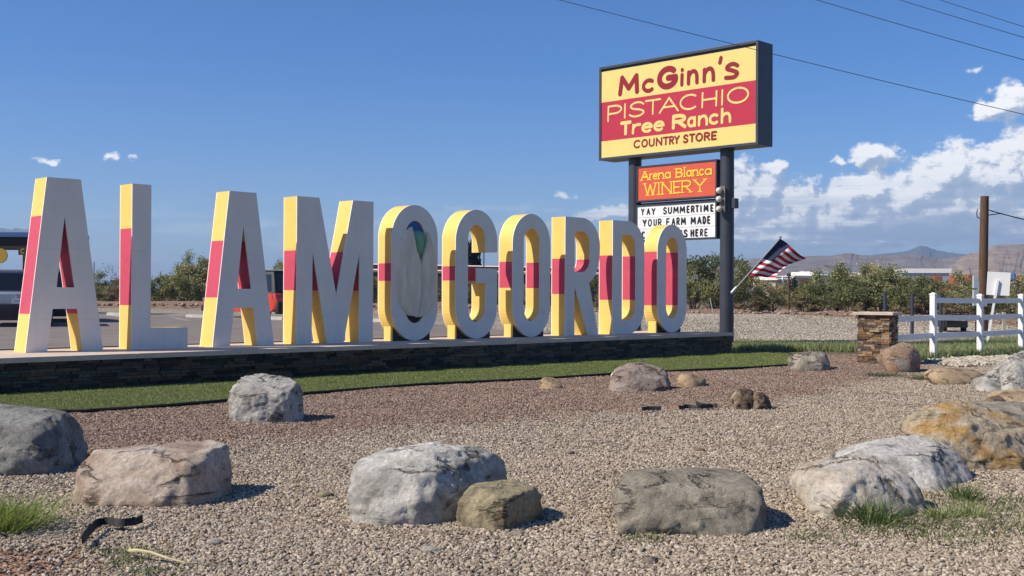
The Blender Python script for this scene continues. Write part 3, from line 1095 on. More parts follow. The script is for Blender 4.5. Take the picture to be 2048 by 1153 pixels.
oo = giant_letter('O', 6.0, O_loops(1.325), (1.315, 1.70), 'huge white letter O with a big carved pistachio nut on its front', plinth=(.12, 1.19, .42))
gl = arc(.66, .74, .66, .74, 180, 360, 28) + [(1.325, 1.642), (.64, 1.642), (.64, 1.287), (.94, 1.287)] + arc(.66, .387 + .36, .281, .36, 360, 180, 22)[0:]
gl += arc(.66, 2.645 - .36, .281, .36, 180, 0, 22) + [(.941, 2.02), (1.322, 2.028)] + arc(.66, 3 - .74, .662, .74, 0, 180, 28)
ge = giant_letter('G', 7.875, [gl], (1.345, 1.675), 'huge white letter G with a thin rod in the gap above its bar', plinth=(.12, 1.19, .42))
mb = MB()
mb.tube([(.97, .09, 1.64), (.97, .09, 2.03)], .014, 6)
mb.build('support_rod', M['steel_dark'], ge)
giant_letter('O', 9.71, O_loops(1.32), (1.192, 1.822), 'huge white letter O standing open between the G and the R', plinth=(.12, 1.19, .42))
rl = [(0, 0), (.35, 0), (.352, 1.243), (.878, 0), (1.277, 0), (.93, 1.20), (.905, 1.335)] + arc(.64, 2.26, .69, .95, -52, 0, 10)[0:] + arc(.64, 2.26, .69, .74, 0, 90, 16)[1:] + [(0, 3.0)]
rl = [(0, 0), (.35, 0), (.352, 1.243), (.878, 0), (1.277, 0), (.915, 1.335), (1.12, 1.50), (1.24, 1.70), (1.31, 1.95)] + arc(.64, 2.26, .69, .74, 0, 90, 16) + [(0, 3.0)]
rh_ = [(.352, 1.612), (.53, 1.612)] + arc(.64, 1.612 + .33, .297, .33, -90, 0, 10) + arc(.64, 2.649 - .33, .297, .33, 0, 90, 10) + [(.352, 2.649)]
giant_letter('R', 11.58, [rl, rh_], (1.05, 1.945), 'huge white letter R between the open O and the D')
dl = [(0, 0), (.66, 0)] + arc(.66, .74, .665, .74, -90, 0, 14) + arc(.66, 2.26, .665, .74, 0, 90, 14) + [(0, 3.0)]
dh = [(.377, .37), (.66, .37)] + arc(.66, .73, .295, .36, -90, 0, 12) + arc(.66, 2.28, .295, .36, 0, 90, 12) + [(.377, 2.64)]
giant_letter('D', 13.423, [dl, dh], (.905, 2.078), 'huge white letter D with a flat left edge, last but one of the row', plinth=None)
giant_letter('O', 15.32, O_loops(1.33), (.755, 2.233), 'huge white letter O at the right end, overlapping the message board of the tall sign', plinth=(.12, 1.19, .42))

# the pistachio carved on the first O (letter coordinates)
def s_of(px):
    return (px - 783.5) / 91.5 * 1.32


def z_of(py):
    return 3 - (py - 409.5) / 271.5 * 3.0


outL = [(170, 1010), (112, 950), (75, 880), (56, 800), (45, 680), (42, 550), (50, 440), (62, 350), (84, 300), (110, 255), (145, 205), (185, 165)]
innL = [(245, 1028), (258, 960), (268, 880), (276, 800), (279, 700), (278, 620), (276, 560), (274, 510), (258, 455), (235, 400), (205, 250), (187, 166)]
outR = [(320, 1010), (372, 965), (402, 925), (430, 860), (446, 760), (455, 640), (455, 560), (448, 480), (436, 420), (414, 350), (375, 280), (337, 205)]
innR = [(245, 1028), (258, 960), (268, 880), (276, 800), (279, 700), (278, 620), (277, 560), (276, 510), (288, 455), (303, 405), (328, 310), (335, 206)]
cx_ = s_of(780 + 250 / 4.8)


def lobe(out, inn, nm):
    mb = MB()
    nu = 12
    vs, fs = [], []
    m_ = len(out)
    for i in range(m_):
        for j in range(nu + 1):
            t = j / nu
            px = 780 + (out[i][0] * (1 - t) + inn[i][0] * t) / 4.8
            py = 420 + (out[i][1] * (1 - t) + inn[i][1] * t) / 4.8
            s, z = s_of(px), z_of(py)
            hz = math.sqrt(max(0, 1 - ((z - 1.45) / 1.12) ** 2))
            prof = math.sin(min(t / .35, 1) * math.pi / 2) ** .8
            open_ = max(0, min(1, (z - 1.75) / .7))
            edge = 1 - .30 * (1 - open_) * max(0, (t - .8) / .2) ** 2 - .12 * open_ * max(0, (t - .85) / .15)
            y = -.008 - .13 * (.3 + .7 * hz) * prof * edge - .010 * math.sin(t * 22 + z)
            if t == 0:
                y = .004
            vs.append((s, y, z))
    for i in range(m_ - 1):
        for j in range(nu):
            q = i * (nu + 1) + j
            fs.append((q, q + 1, q + nu + 2, q + nu + 1))
    # inner lip going back into the opening
    o = len(vs)
    for i in range(m_):
        s, y, z = vs[i * (nu + 1) + nu]
        vs.append((s, .02, z))
    for i in range(m_ - 1):
        fs.append((i * (nu + 1) + nu, o + i, o + i + 1, (i + 1) * (nu + 1) + nu))
    mb.add(vs, fs)
    return mb.build(nm, M['shell'], oo, smooth=True)


lobe(outL, innL, 'nut_shell_half')
lobe(outR, innR, 'nut_shell_half')
kl = [(205, 215), (232, 200), (265, 193), (300, 200), (322, 215), (326, 260), (318, 320), (298, 400), (282, 450), (273, 455), (250, 420), (228, 350), (212, 280)]
mb = MB()
pts = [(s_of(780 + a_ / 4.8), z_of(420 + b_ / 4.8)) for a_, b_ in kl]
kc = (s_of(780 + 268 / 4.8), z_of(420 + 300 / 4.8))
vs, fs = [(kc[0], -.13, kc[1])], []
for q, (k_, yy) in enumerate(((.45, -.115), (.8, -.07), (1.0, .02))):
    for (x, z) in pts:
        vs.append((kc[0] + (x - kc[0]) * k_, yy, kc[1] + (z - kc[1]) * k_))
n = len(pts)
for i in range(n):
    j = (i + 1) % n
    fs.append((0, 1 + i, 1 + j))
    for q in range(2):
        fs.append((1 + q * n + i, 1 + q * n + n + i, 1 + q * n + n + j, 1 + q * n + j))
mb.add(vs, fs)
mb.build('nut_kernel', M['green_kernel'], oo, smooth=True)
oc = .6625
mb = MB()
mb.prism(arc(oc, 2.65 - .36, .281, .36, 0, 180, 16) + [(oc - .281, 1.6), (oc + .281, 1.6)], .06, .075)
mb.build('blue_recess', M['blue_recess'], oo)
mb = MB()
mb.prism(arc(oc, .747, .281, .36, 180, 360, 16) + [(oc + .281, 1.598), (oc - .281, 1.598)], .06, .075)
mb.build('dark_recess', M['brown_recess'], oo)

# ------------------------------------------------------------------ tall sign
SX, SY, STH, SW, SZ0, SH, SD = 7.234, 34.0, -0.77277, 6.093, 4.478 + EYE, 3.09, .785
SC_, SS_ = math.cos(STH), math.sin(STH)
# local frame: x along the face from its left end, y to the back
sign = empty('pylon_sign', (SX - SW * SC_, SY - SW * SS_, 0), STH, 'tall roadside sign on two dark posts, yellow and red face above a message board', 'sign')


def onp(px, py, e=0.0):
    """pixel -> (x, z) on the sign plane set back by e"""
    d = ray(px, py)
    n = Vector((-SS_, SC_, 0))
    P0 = Vector((SX, SY, 0)) + n * e
    k = P0.dot(n) / d.dot(n)
    p = d * k
    return SW - (P0 - p).dot(Vector((SC_, SS_, 0))), p.z + EYE


M['pole_grey'] = paint('grey_pole_paint', (.26, .27, .28), .5, .12, 5, .001)
post_y = .39
for k in (1.35, 4.9):
    mb = MB()
    x = SW - k
    mb.tube([(x, post_y, -.2), (x, post_y, SZ0 + .02)], .213, 24)
    mb.tube([(x, post_y, -.1), (x, post_y, .03)], .30, 16)
    mb.build('post', M['steel_dark'], sign, smooth=True)
mb = MB()
fr = .085
mb.box((SW / 2, SD / 2 + .02, SZ0 + SH / 2), (SW - .02, SD - .04, SH - .02))
mb.build('cabinet', M['steel_dark'], sign, bevel=.01)
mb = MB()
for (x0, x1, z0, z1) in ((0, SW, 0, fr), (0, SW, SH - fr, SH), (0, fr, fr, SH - fr), (SW - fr, SW, fr, SH - fr)):
    mb.box(((x0 + x1) / 2, -.004, SZ0 + (z0 + z1) / 2), (x1 - x0 - .001, .05, z1 - z0 - .001))
mb.build('cabinet_frame', M['steel_dark'], sign, bevel=.006)
ztop, zb1, zb2, zbot = 7.405 + EYE, 6.391 + EYE, 5.11 + EYE, 4.565 + EYE
for nm, za, zb, mt in (('yellow_face_band', zb1, ztop, 'sign_yellow'), ('red_face_band', zb2, zb1, 'sign_red'), ('yellow_face_band', zbot, zb2, 'sign_yellow')):
    mb = MB()
    mb.box((SW / 2, .006, (za + zb) / 2), (SW - 2 * fr + .004, .02, zb - za - .0015))
    mb.build(nm, M[mt], sign)
mb = MB()
mb.box((SW / 2, SD + .003, SZ0 + SH / 2), (SW - .3, .02, SH - .3))
mb.build('back_face', M['sign_yellow'], sign)


# ---- stroke lettering
def cat(pts, n=5):
    """smooth a polyline (Catmull-Rom)"""
    if len(pts) < 3:
        return pts
    out = []
    P_ = [pts[0]] + list(pts) + [pts[-1]]
    for i in range(1, len(P_) - 2):
        p0, p1, p2, p3 = [np.array(q, float) for q in P_[i - 1:i + 3]]
        for k in range(n):
            t = k / n
            out.append(tuple(.5 * ((2 * p1) + (-p0 + p2) * t + (2 * p0 - 5 * p1 + 4 * p2 - p3) * t * t + (-p0 + 3 * p1 - 3 * p2 + p3) * t ** 3)))
    out.append(tuple(pts[-1]))
    return out


def el(cx, cy, rx, ry, a0, a1, n=18):
    return arc(cx, cy, rx, ry, a0, a1, n)


GL = {
    'A': [[(0, 0), (.5, 1)], [(.5, 1), (1, 0)], [(.2, .36), (.8, .36)]],
    'B': [[(0, 0), (0, 1)], [(0, 1), (.5, 1)] + el(.5, .77, .4, .23, 90, -90, 8) + [(0, .54)], [(0, .54), (.5, .54)] + el(.5, .27, .5, .27, 90, -90, 8) + [(0, 0)]],
    'C': [el(.55, .5, .55, .5, 50, 310, 20)],
    'D': [[(0, 0), (0, 1)], [(0, 1), (.4, 1)] + el(.4, .5, .6, .5, 90, -90, 12) + [(0, 0)]],
    'E': [[(0, 0), (0, 1)], [(0, 1), (1, 1)], [(0, .5), (.85, .5)], [(0, 0), (1, 0)]],
    'F': [[(0, 0), (0, 1)], [(0, 1), (1, 1)], [(0, .5), (.85, .5)]],
    'G': [el(.52, .5, .52, .5, 48, 340, 20) , [(1.0, .33), (1.0, .48)], [(1.0, .48), (.55, .48)]],
    'H': [[(0, 0), (0, 1)], [(1, 0), (1, 1)], [(0, .5), (1, .5)]],
    'I': [[(.5, 0), (.5, 1)]],
    'K': [[(0, 0), (0, 1)], [(1, 1), (0, .42)], [(.25, .55), (1, 0)]],
    'L': [[(0, 1), (0, 0)], [(0, 0), (1, 0)]],
    'M': [[(0, 0), (.08, 1)], [(.08, 1), (.5, .28)], [(.5, .28), (.92, 1)], [(.92, 1), (1, 0)]],
    'N': [[(0, 0), (0, 1)], [(0, 1), (1, 0)], [(1, 0), (1, 1)]],
    'O': [el(.5, .5, .5, .5, 90, 452, 30)],
    'P': [[(0, 0), (0, 1)], [(0, 1), (.5, 1)] + el(.5, .74, .5, .26, 90, -90, 10) + [(0, .48)]],
    'R': [[(0, 0), (0, 1)], [(0, 1), (.5, 1)] + el(.5, .75, .45, .25, 90, -90, 10) + [(0, .5)], [(.4, .5), (1, 0)]],
    'S': [cat([(.95, .84), (.7, .99), (.35, .98), (.08, .78), (.25, .57), (.75, .44), (.98, .24), (.72, .02), (.3, .0), (.02, .14)])],
    'T': [[(0, 1), (1, 1)], [(.5, 1), (.5, 0)]],
    'U': [[(0, 1)] + el(.5, .35, .5, .35, 180, 360, 12) + [(1, 1)]],
    'W': [[(0, 1), (.26, 0)], [(.26, 0), (.5, .9)], [(.5, .9), (.74, 0)], [(.74, 0), (1, 1)]],
    'Y': [[(0, 1), (.5, .48)], [(1, 1), (.5, .48)], [(.5, .48), (.5, 0)]],
    'a': [el(.48, .33, .48, .33, 30, 390, 20), [(.96, .66), (1.0, 0)]],
    'c': [el(.55, .33, .55, .33, 50, 310, 14)],
    'e': [[(.06, .36), (.96, .36)], el(.5, .33, .5, .33, 5, 310, 18)],
    'h': [[(0, 0), (0, 1.06)], cat([(0, .40), (.3, .64), (.72, .66), (.95, .42), (1, 0)])],
    'i': [[(.5, 0), (.5, .62)], [(.5, .90), (.5, .93)]],
    'l': [[(.5, 0), (.5, 1.05)]],
    'n': [[(0, 0), (0, .66)], cat([(0, .40), (.3, .64), (.72, .66), (.95, .42), (1, 0)])],
    'r': [[(0, 0), (.04, .66)], cat([(.03, .36), (.35, .62), (.95, .66)])],
    's': [cat([(.95, .56), (.6, .67), (.2, .60), (.15, .46), (.6, .34), (.95, .2), (.7, .02), (.05, .04)])],
    "'": [[(.75, 1.12), (.35, .86)]],
}
SERIF = set('AIFPRMNYBTLHEW')


class Print:
    def __init__(self, mat, parent, name, y, w):
        self.mb, self.mat, self.parent, self.name, self.y, self.w, self.k = MB(), mat, parent, name, y, w, 0

    def stroke(self, pts, w=None):
        w = (w or self.w) / 2
        self.k += 1
        y = self.y - .0004 * (self.k % 40)
        P_ = [np.array(p, float) for p in pts]
        P_ = [P_[0]] + [P_[i] for i in range(1, len(P_)) if np.linalg.norm(P_[i] - P_[i - 1]) > 1e-5]
        n = len(P_)
        if n < 2:
            return
        L_, R_ = [], []
        for i in range(n):
            a_ = P_[i] - P_[i - 1] if i else P_[1] - P_[0]
            b_ = P_[i + 1] - P_[i] if i < n - 1 else P_[-1] - P_[-2]
            a_, b_ = a_ / np.linalg.norm(a_), b_ / np.linalg.norm(b_)
            t = a_ + b_
            t = t / (np.linalg.norm(t) + 1e-9)
            nn = np.array([-t[1], t[0]])
            k = w / max(.5, float(nn @ np.array([-b_[1], b_[0]])))
            L_.append(P_[i] + nn * k)
            R_.append(P_[i] - nn * k)
        vs = [(p[0], y, p[1]) for p in L_] + [(p[0], y, p[1]) for p in R_]
        fs = [(i, i + 1, n + i + 1, n + i) for i in range(n - 1)]
        for end, c in ((0, P_[0]), (1, P_[-1])):
            d = (P_[0] - P_[1]) if end == 0 else (P_[-1] - P_[-2])
            a0 = math.atan2(d[1], d[0])
            o = len(vs)
            for q in range(7):
                an = a0 - math.pi / 2 + math.pi * q / 6
                vs.append((c[0] + w * math.cos(an) * self.cap, y, c[1] + w * math.sin(an) * self.cap))
            fs.append(tuple(range(o, o + 7)))
        self.mb.add(vs, fs)
    cap = 1.0

    def glyph(self, ch, x0, x1, zb, h, slant=0.0, w=None, rise=0.0):
        ww = (w or self.w)
        a, b_ = x0 + ww / 2, x1 - ww / 2
        if b_ - a < .01:
            a = b_ = (x0 + x1) / 2
        lo, hi = zb + ww / 2, zb + h - ww / 2
        for s in GL[ch]:
            self.stroke([(a + (b_ - a) * p[0] + slant * (hi - lo) * p[1], lo + (hi - lo) * p[1] + rise) for p in s], w)

    def serifs(self, ch, x0, x1, zb, h, sw, sl):
        a, b_ = x0 + self.w / 2, x1 - self.w / 2
        lo, hi = zb + sw / 2, zb + h - sw / 2
        for s in GL[ch]:
            for p in (s[0], s[-1]):
                if (p[1] < .02 or p[1] > .98) and ch not in 'OCSGa' or (ch in 'nrl' and p[0] in (0, 1, .5) and p[1] in (0, .66, 1.05)):
                    if ch == 'B' and p[0] > .3:
                        continue
                    x = a + (b_ - a) * p[0]
                    z = lo + (hi - lo) * p[1]
                    self.stroke([(x - sl, z), (x + sl, z)], sw)

    def done(self):
        return self.mb.build(self.name, self.mat, self.parent)


def zx(zoomx, zoomy, e=0.0):
    return onp(1180 + zoomx / 2.62, 60 + zoomy / 2.62, e)


def line_top(zx_):
    return 222 + (zx_ - 70) * (80 - 222) / (875 - 70)


FACE_Y = -.0085
Print.cap = 1.0
# McGinn's
pr_ = Print(M['text_red'], sign, 'lettering', FACE_Y, .115)
for ch, a_, b_, cap_, w_, r_ in (('M', 148, 258, .68, .165, 0), ('c', 272, 339, .64, .13, -.02), ('G', 350, 460, .74, .19, 0), ('i', 468, 496, .62, .12, 0.02), ('n', 508, 570, .66, .125, 0.02),
                                 ('n', 590, 656, .66, .125, 0.02), ("'", 666, 696, .68, .12, .03), ('s', 700, 784, .74, .125, 0.0)):
    x0, x1 = zx(a_, 250)[0], zx(b_, 250)[0]
    pr_.glyph(ch, x0, x1, 6.505 + EYE, cap_, .06 if ch in 'MG' else .03, w_, r_)
pr_.done()
pr_ = Print(M['sign_yellow'], sign, 'lettering', FACE_Y, .062)
for ch, a_, b_ in (('P', 92, 168), ('I', 174, 192), ('S', 203, 288), ('T', 288, 372), ('A', 362, 467), ('C', 470, 566), ('H', 585, 667), ('I', 683, 703), ('O', 718, 834)):
    x0, x1 = zx(a_, 400)[0], zx(b_, 400)[0]
    pr_.glyph(ch, x0, x1, (5.765 if ch != 'P' else 5.72) + EYE, .50 if ch != 'P' else .54, .03)
pr_.done()
pr_ = Print(M['sign_yellow'], sign, 'lettering', FACE_Y, .092)
for ch, a_, b_ in (('T', 158, 217), ('r', 220, 270), ('e', 270, 330), ('e', 333, 392), ('R', 430, 507), ('a', 510, 557), ('n', 566, 620), ('c', 623, 677), ('h', 686, 742)):
    x0, x1 = zx(a_, 490)[0], zx(b_, 490)[0]
    pr_.glyph(ch, x0, x1, 5.215 + EYE, .47 if ch in 'TRh' else .48, .03, .115 if ch in 'TR' else None)
pr_.done()
pr_ = Print(M['text_red'], sign, 'lettering', FACE_Y, .058)
for ch, a_, b_ in (('C', 228, 266), ('O', 269, 304), ('U', 308, 339), ('N', 345, 379), ('T', 381, 414), ('R', 415, 441), ('Y', 440, 470), ('S', 487, 516), ('T', 519, 551), ('O', 553, 592), ('R', 597, 630), ('E', 635, 665)):
    x0, x1 = zx(a_, 580)[0], zx(b_, 580)[0]
    pr_.glyph(ch, x0, x1, 4.755 + EYE, .275, .04)
pr_.done()

# winery panel and message board between the posts
E1 = .22


def small_cabinet(nm, x0, x1, z0, z1, facemat, facenm, back=.34):
    mb = MB()
    mb.box(((x0 + x1) / 2, E1 + back / 2, (z0 + z1) / 2), (x1 - x0, back - .02, z1 - z0))
    o = mb.build(nm, M['steel_dark'], sign, bevel=.006)
    f = .05
    mb = MB()
    for (a_, b_, c_, d_) in ((x0, x1, z0, z0 + f), (x0, x1, z1 - f, z1), (x0, x0 + f, z0 + f, z1 - f), (x1 - f, x1, z0 + f, z1 - f)):
        mb.box(((a_ + b_) / 2, E1, (c_ + d_) / 2), (b_ - a_ - .001, .05, d_ - c_ - .001))
    mb.build(nm + '_frame', M['steel_dark'], o)
    mb = MB()
    mb.box(((x0 + x1) / 2, E1 + .006, (z0 + z1) / 2), (x1 - x0 - 2 * f + .004, .016, z1 - z0 - 2 * f + .004))
    mb.build(facenm, M[facemat], o)
    return o


wl, wr = SW - 4.69, SW - 1.60
w_o = small_cabinet('winery_panel', wl, wr, 3.045 + EYE, 4.20 + EYE, 'winery_red', 'panel_face')
b_o = small_cabinet('message_board', wl - .02, wr, 1.775 + EYE, 2.945 + EYE, 'board_white', 'board_face')
mb = MB()
for zc in (2.995 + EYE,):
    mb.box(((wl + wr) / 2 - .05, post_y + .06, zc), (3.3, .05, .05))
mb.build('cross_bar', M['steel_dark'], sign)
tw = Print(M['text_yellow'], w_o, 'lettering', E1 - .0035, .044)
tz0, tz1 = 3.10 + EYE, 4.15 + EYE
for ch, a_, b_ in (('A', 266, 310), ('r', 311, 328), ('e', 330, 354), ('n', 357, 390), ('a', 393, 425), ('B', 450, 488), ('l', 491, 503), ('a', 506, 535), ('n', 538, 570), ('c', 573, 600), ('a', 603, 640)):
    x0, x1 = zx(a_, 760, E1)[0], zx(b_, 760, E1)[0]
    zb = tz1 - .40 * 1.05
    tw.glyph(ch, x0, x1, zb, .30)
    tw.serifs(ch, x0, x1, zb, .30, .022, .052)
for ch, a_, b_ in (('W', 284, 348), ('I', 350, 372), ('N', 377, 430), ('E', 438, 476), ('R', 482, 534), ('Y', 545, 608)):
    x0, x1 = zx(a_, 820, E1)[0], zx(b_, 820, E1)[0]
    zb = tz1 - .87 * 1.05
    tw.glyph(ch, x0, x1, zb, .40)
    tw.serifs(ch, x0, x1, zb, .40, .024, .07)
tw.done()
Print.cap = .75
tb_ = Print(M['text_black'], b_o, 'message_lettering', E1 - .0035, .05)
bz1, bz0 = 2.895 + EYE, 1.825 + EYE
rowz = [(.055, .275), (.385, .62), (.745, .975)]
rows_ = [(('Y', 290, 370), ('A', 408, 495), ('Y', 515, 607), ('S', 765, 852), ('U', 872, 962), ('M', 985, 1105), ('M', 1125, 1245), ('E', 1275, 1345), ('R', 1368, 1452), ('T', 1462, 1545), ('I', 1572, 1600), ('M', 1642, 1748), ('E', 1788, 1858)),
         (('Y', 325, 417), ('O', 440, 530), ('U', 560, 635), ('R', 655, 742), ('F', 835, 918), ('A', 950, 1035), ('R', 1055, 1132), ('M', 1153, 1262), ('M', 1363, 1477), ('A', 1503, 1602), ('D', 1622, 1697), ('E', 1720, 1792)),
         (('C', 310, 385), ('I', 1150, 1180), ('S', 1212, 1302), ('H', 1363, 1442), ('E', 1468, 1537), ('R', 1563, 1637), ('E', 1658, 1737))]
for (f0, f1), rw in zip(rowz, rows_):
    for ch, a_, b_ in rw:
        x0, x1 = onp(1255 + a_ / 10.78, 440, E1)[0], onp(1255 + b_ / 10.78, 440, E1)[0]
        tb_.glyph(ch, x0, x1, bz1 - f1 * (bz1 - bz0), (f1 - f0) * (bz1 - bz0))
tb_.done()
mb = MB()
for f in (.335, .68):
    mb.box(((wl + wr) / 2, E1 - .003, bz1 - f * (bz1 - bz0)), (wr - wl - .1, .006, .012))
mb.build('letter_track', M['metal_grey'], b_o)
# three frosted bulbs on a weathered plate
bx, _ = onp(1443, 395, .1)
_, bz = onp(1443, 399, .1)
pl = MB()
pl.box((bx + .04, .10, bz), (.19, .03, .80))
plate_o = pl.build('lamp_plate', M['rust_plate'], sign)
for dz in (.26, .0, -.30):
    mb = MB()
    bm = bmesh.new()
    bmesh.ops.create_uvsphere(bm, u_segments=16, v_segments=10, radius=.095)
    mb.add([(v.co.x + bx - .02, v.co.y * 1.1 + .0, v.co.z + bz + dz) for v in bm.verts], [tuple(v.index for v in f.verts) for f in bm.faces])
    bm.free()
    o = mb.build('lamp_bulb', M['bulb'], plate_o, smooth=True)
mb = MB()
mb.box((SW - 1.35 + .27, post_y, 2.83 + EYE), (.16, .2, .3))
mb.build('switch_box', M['steel_dark'], sign, bevel=.01)
mb = MB()
mb.tube([(SW - 1.35 - .33, post_y - .1, PZ + .15), (SW - 1.35 - .75, post_y + .2, PZ + .95)], .013, 8)
gp = ST(0, 0)
mb.build('leaning_pipe', M['pole_grey'], sign)

# ------------------------------------------------------------------ flag on its slanting pole
fl = empty('flag', at(1463, 585, 34.6), 0, 'stars and stripes flag on a slanting grey pole fixed to the tall sign post', 'flag')
fo = fl.location.copy()
FY = 34.6


def fp(px, py, dy=0.0):
    return at(px, py, FY + dy) - fo


mb = MB()
mb.tube([fp(1462, 588), fp(1559.5, 478)], .022, 10)
mb.tube([fp(1559.5, 478), fp(1561, 473)], .035, 8)
mb.build('flag_pole', M['pole_grey'], fl)
mb = MB()
mb.tube([fp(1463, 586), fp(1473, 575)], .045, 10)
mb.build('pole_bracket', M['metal_grey'], fl)
# cloth: rows along the hoist (13 stripes), columns along the fly
top_edge = cat([(1559, 477), (1573, 486), (1583, 495), (1600, 510), (1614, 517)], 6)
bot_edge = cat([(1494, 551), (1505, 552.5), (1520, 553), (1535, 555.5), (1550, 556)], 6)
nc = 24
te = [top_edge[int(i * (len(top_edge) - 1) / nc)] for i in range(nc + 1)]
be = [bot_edge[int(i * (len(bot_edge) - 1) / nc)] for i in range(nc + 1)]
nrw = 26
cloth = MB()
grid = []
for r_ in range(nrw + 1):
    v = r_ / nrw
    for c_ in range(nc + 1):
        u = c_ / nc
        bx_, by_ = te[c_][0] * (1 - v) + be[c_][0] * v, te[c_][1] * (1 - v) + be[c_][1] * v
        sag = math.sin(v * math.pi) * (7 * u ** 1.5)
        rip = 2.4 * math.sin(u * 9 + v * 3.0) * u
        bx_ += -sag * .9 + rip * .5
        by_ += -sag * .5 + rip * .35
        dy = .16 * math.sin(u * 8.5 + v * 2.6) * (u ** .7) + .05 * math.sin(v * 14 + u * 4) * u
        grid.append(fp(bx_, by_, dy))
for r_ in range(nrw):
    st_i = int(r_ / nrw * 13)
    for c_ in range(nc):
        mt = 0 if st_i % 2 == 0 else 1
        if st_i < 7 and c_ < nc * .42:
            mt = 2
        q = [r_ * (nc + 1) + c_, r_ * (nc + 1) + c_ + 1, (r_ + 1) * (nc + 1) + c_ + 1, (r_ + 1) * (nc + 1) + c_]
        cloth.f.append(tuple(q))
        cloth.m.append(mt)
cloth.v = [tuple(p) for p in grid]
co = cloth.build('flag_cloth', [M['flag_red'], M['flag_white'], M['flag_blue']], fl, smooth=True)
stars = MB()
for a_ in range(9):
    for b_ in range(6 if a_ % 2 == 0 else 5):
        v = (a_ + .8) / 9.6 * (7 / 13)
        u = (b_ + .6 + (.5 if a_ % 2 else 0)) / 6.2 * .42
        rr, cc_ = v * nrw, u * nc
        i0, j0 = int(rr), int(cc_)
        p = Vector(grid[i0 * (nc + 1) + j0]).lerp(Vector(grid[(i0 + 1) * (nc + 1) + j0 + 1]), .5 * ((rr - i0) + (cc_ - j0)))
        s = []
        for k in range(10):
            rad = .017 if k % 2 == 0 else .008
            an = math.pi / 2 + math.pi * k / 5
            s.append((p.x + rad * math.cos(an), p.y - .012, p.z + rad * math.sin(an)))
        stars.add([(p.x, p.y - .013, p.z)] + s, [(0, 1 + k, 1 + (k + 1) % 10) for k in range(10)])
o = stars.build('stars', paint('star_cloth', (.14, .14, .18), .9, .1, 5, 0), co)

# ------------------------------------------------------------------ stone pillar
PC = Vector((.3246 * 27.35 + .05, 27.35, 0))
# local +y runs along the lit face to its left end, local +x along the shaded right face
pil = empty('stone_pillar', PC, math.atan2(.63, .39), 'square pillar of tan and brown ledgestone with a flat cap, at the end of the white rail fence', 'pillar')
PWD = .74
PH = 1.15
mb = MB()
mb.box((PWD / 2, PWD / 2, PH / 2 - .1), (PWD - .1, PWD - .1, PH + .2))
mb.build('core', M['mortar'], pil)
mb = MB()
mb.box((PWD / 2, PWD / 2, PH + .035), (PWD + .2, PWD + .2, .07))
mb.build('cap', M['cap_conc'], pil, bevel=.008)
prow = 20
prh = PH / prow
for face in range(4):
    joined = MB()
    for r_ in range(prow):
        xx = 0.0
        while xx < PWD - .02:
            w = random.choice((.10, .14, .2, .26)) * random.uniform(.9, 1.1)
            if PWD - xx - w < .06:
                w = PWD - xx
            dpt = random.uniform(.05, .085)
            c = xx + w / 2
            out = dpt / 2 - .055
            z = (r_ + .5) * prh
            loc, rz = ((-out, c, z), -math.pi / 2) if face == 0 else ((c, -out, z), 0) if face == 1 else \
                ((c, PWD + out, z), math.pi) if face == 2 else ((PWD + out, c, z), math.pi / 2)
            if face < 2:
                o = bpy.data.objects.new('stone', SMT[random.randrange(6)])
                o.location, o.rotation_euler = loc, (0, 0, rz)
                o.scale = (w - .004, dpt, prh - .003)
                link(o, pil)
            else:
                joined.box(loc, (w - .004, dpt, prh - .003), rz)
            xx += w
    if face >= 2:
        tag(joined.build('stone_run', m_l, pil), kind='stuff')

# ------------------------------------------------------------------ white rail fence
fen = empty('rail_fence', (11.0, 30.2, 0), math.atan2(4.1, 4.1), 'white three-rail vinyl fence running right from the stone pillar', 'fence')
FS = 2.9
fz = [TZ(11.0 + i * FS * .7071, 30.2 + i * FS * .7071) for i in range(5)]
for i in range(5):
    mb = MB()
    mb.box((i * FS, 0, fz[i] + .8), (.14, .14, 1.66))
    p = mb.build('post', M['white_vinyl'], fen, bevel=.008)
    mb = MB()
    mb.box((i * FS, 0, fz[i] + 1.645), (.16, .16, .03))
    mb.box((i * FS, 0, fz[i] + 1.675), (.13, .13, .03), taper=.4)
    mb.build('post_cap', M['white_vinyl'], p)
for i in range(-1, 4):
    for k, z in enumerate((.57, 1.03, 1.49)):
        if i == -1 and k == 2:
            continue
        x0, x1 = (i * FS + .07, (i + 1) * FS - .07)
        if i == -1:
            x0 = -2.30
        z0 = z + (fz[i] if i >= 0 else 0)
        z1 = z + fz[i + 1]
        mb = MB()
        vs = []
        for x, zz in ((x0, z0), (x1, z1)):
            vs += [(x, -.022, zz - .07), (x, .022, zz - .07), (x, .022, zz + .07), (x, -.022, zz + .07)]
        mb.add(vs, [(0, 1, 2, 3), (7, 6, 5, 4), (0, 4, 5, 1), (1, 5, 6, 2), (2, 6, 7, 3), (3, 7, 4, 0)])
        mb.build('rail', M['white_vinyl'], fen)

# ------------------------------------------------------------------ utility pole, wires, white board, meter boxes
def gpt(px, d):
    p = at(px, 600, d)
    return Vector((p.x, d, TZ(p.x, d)))


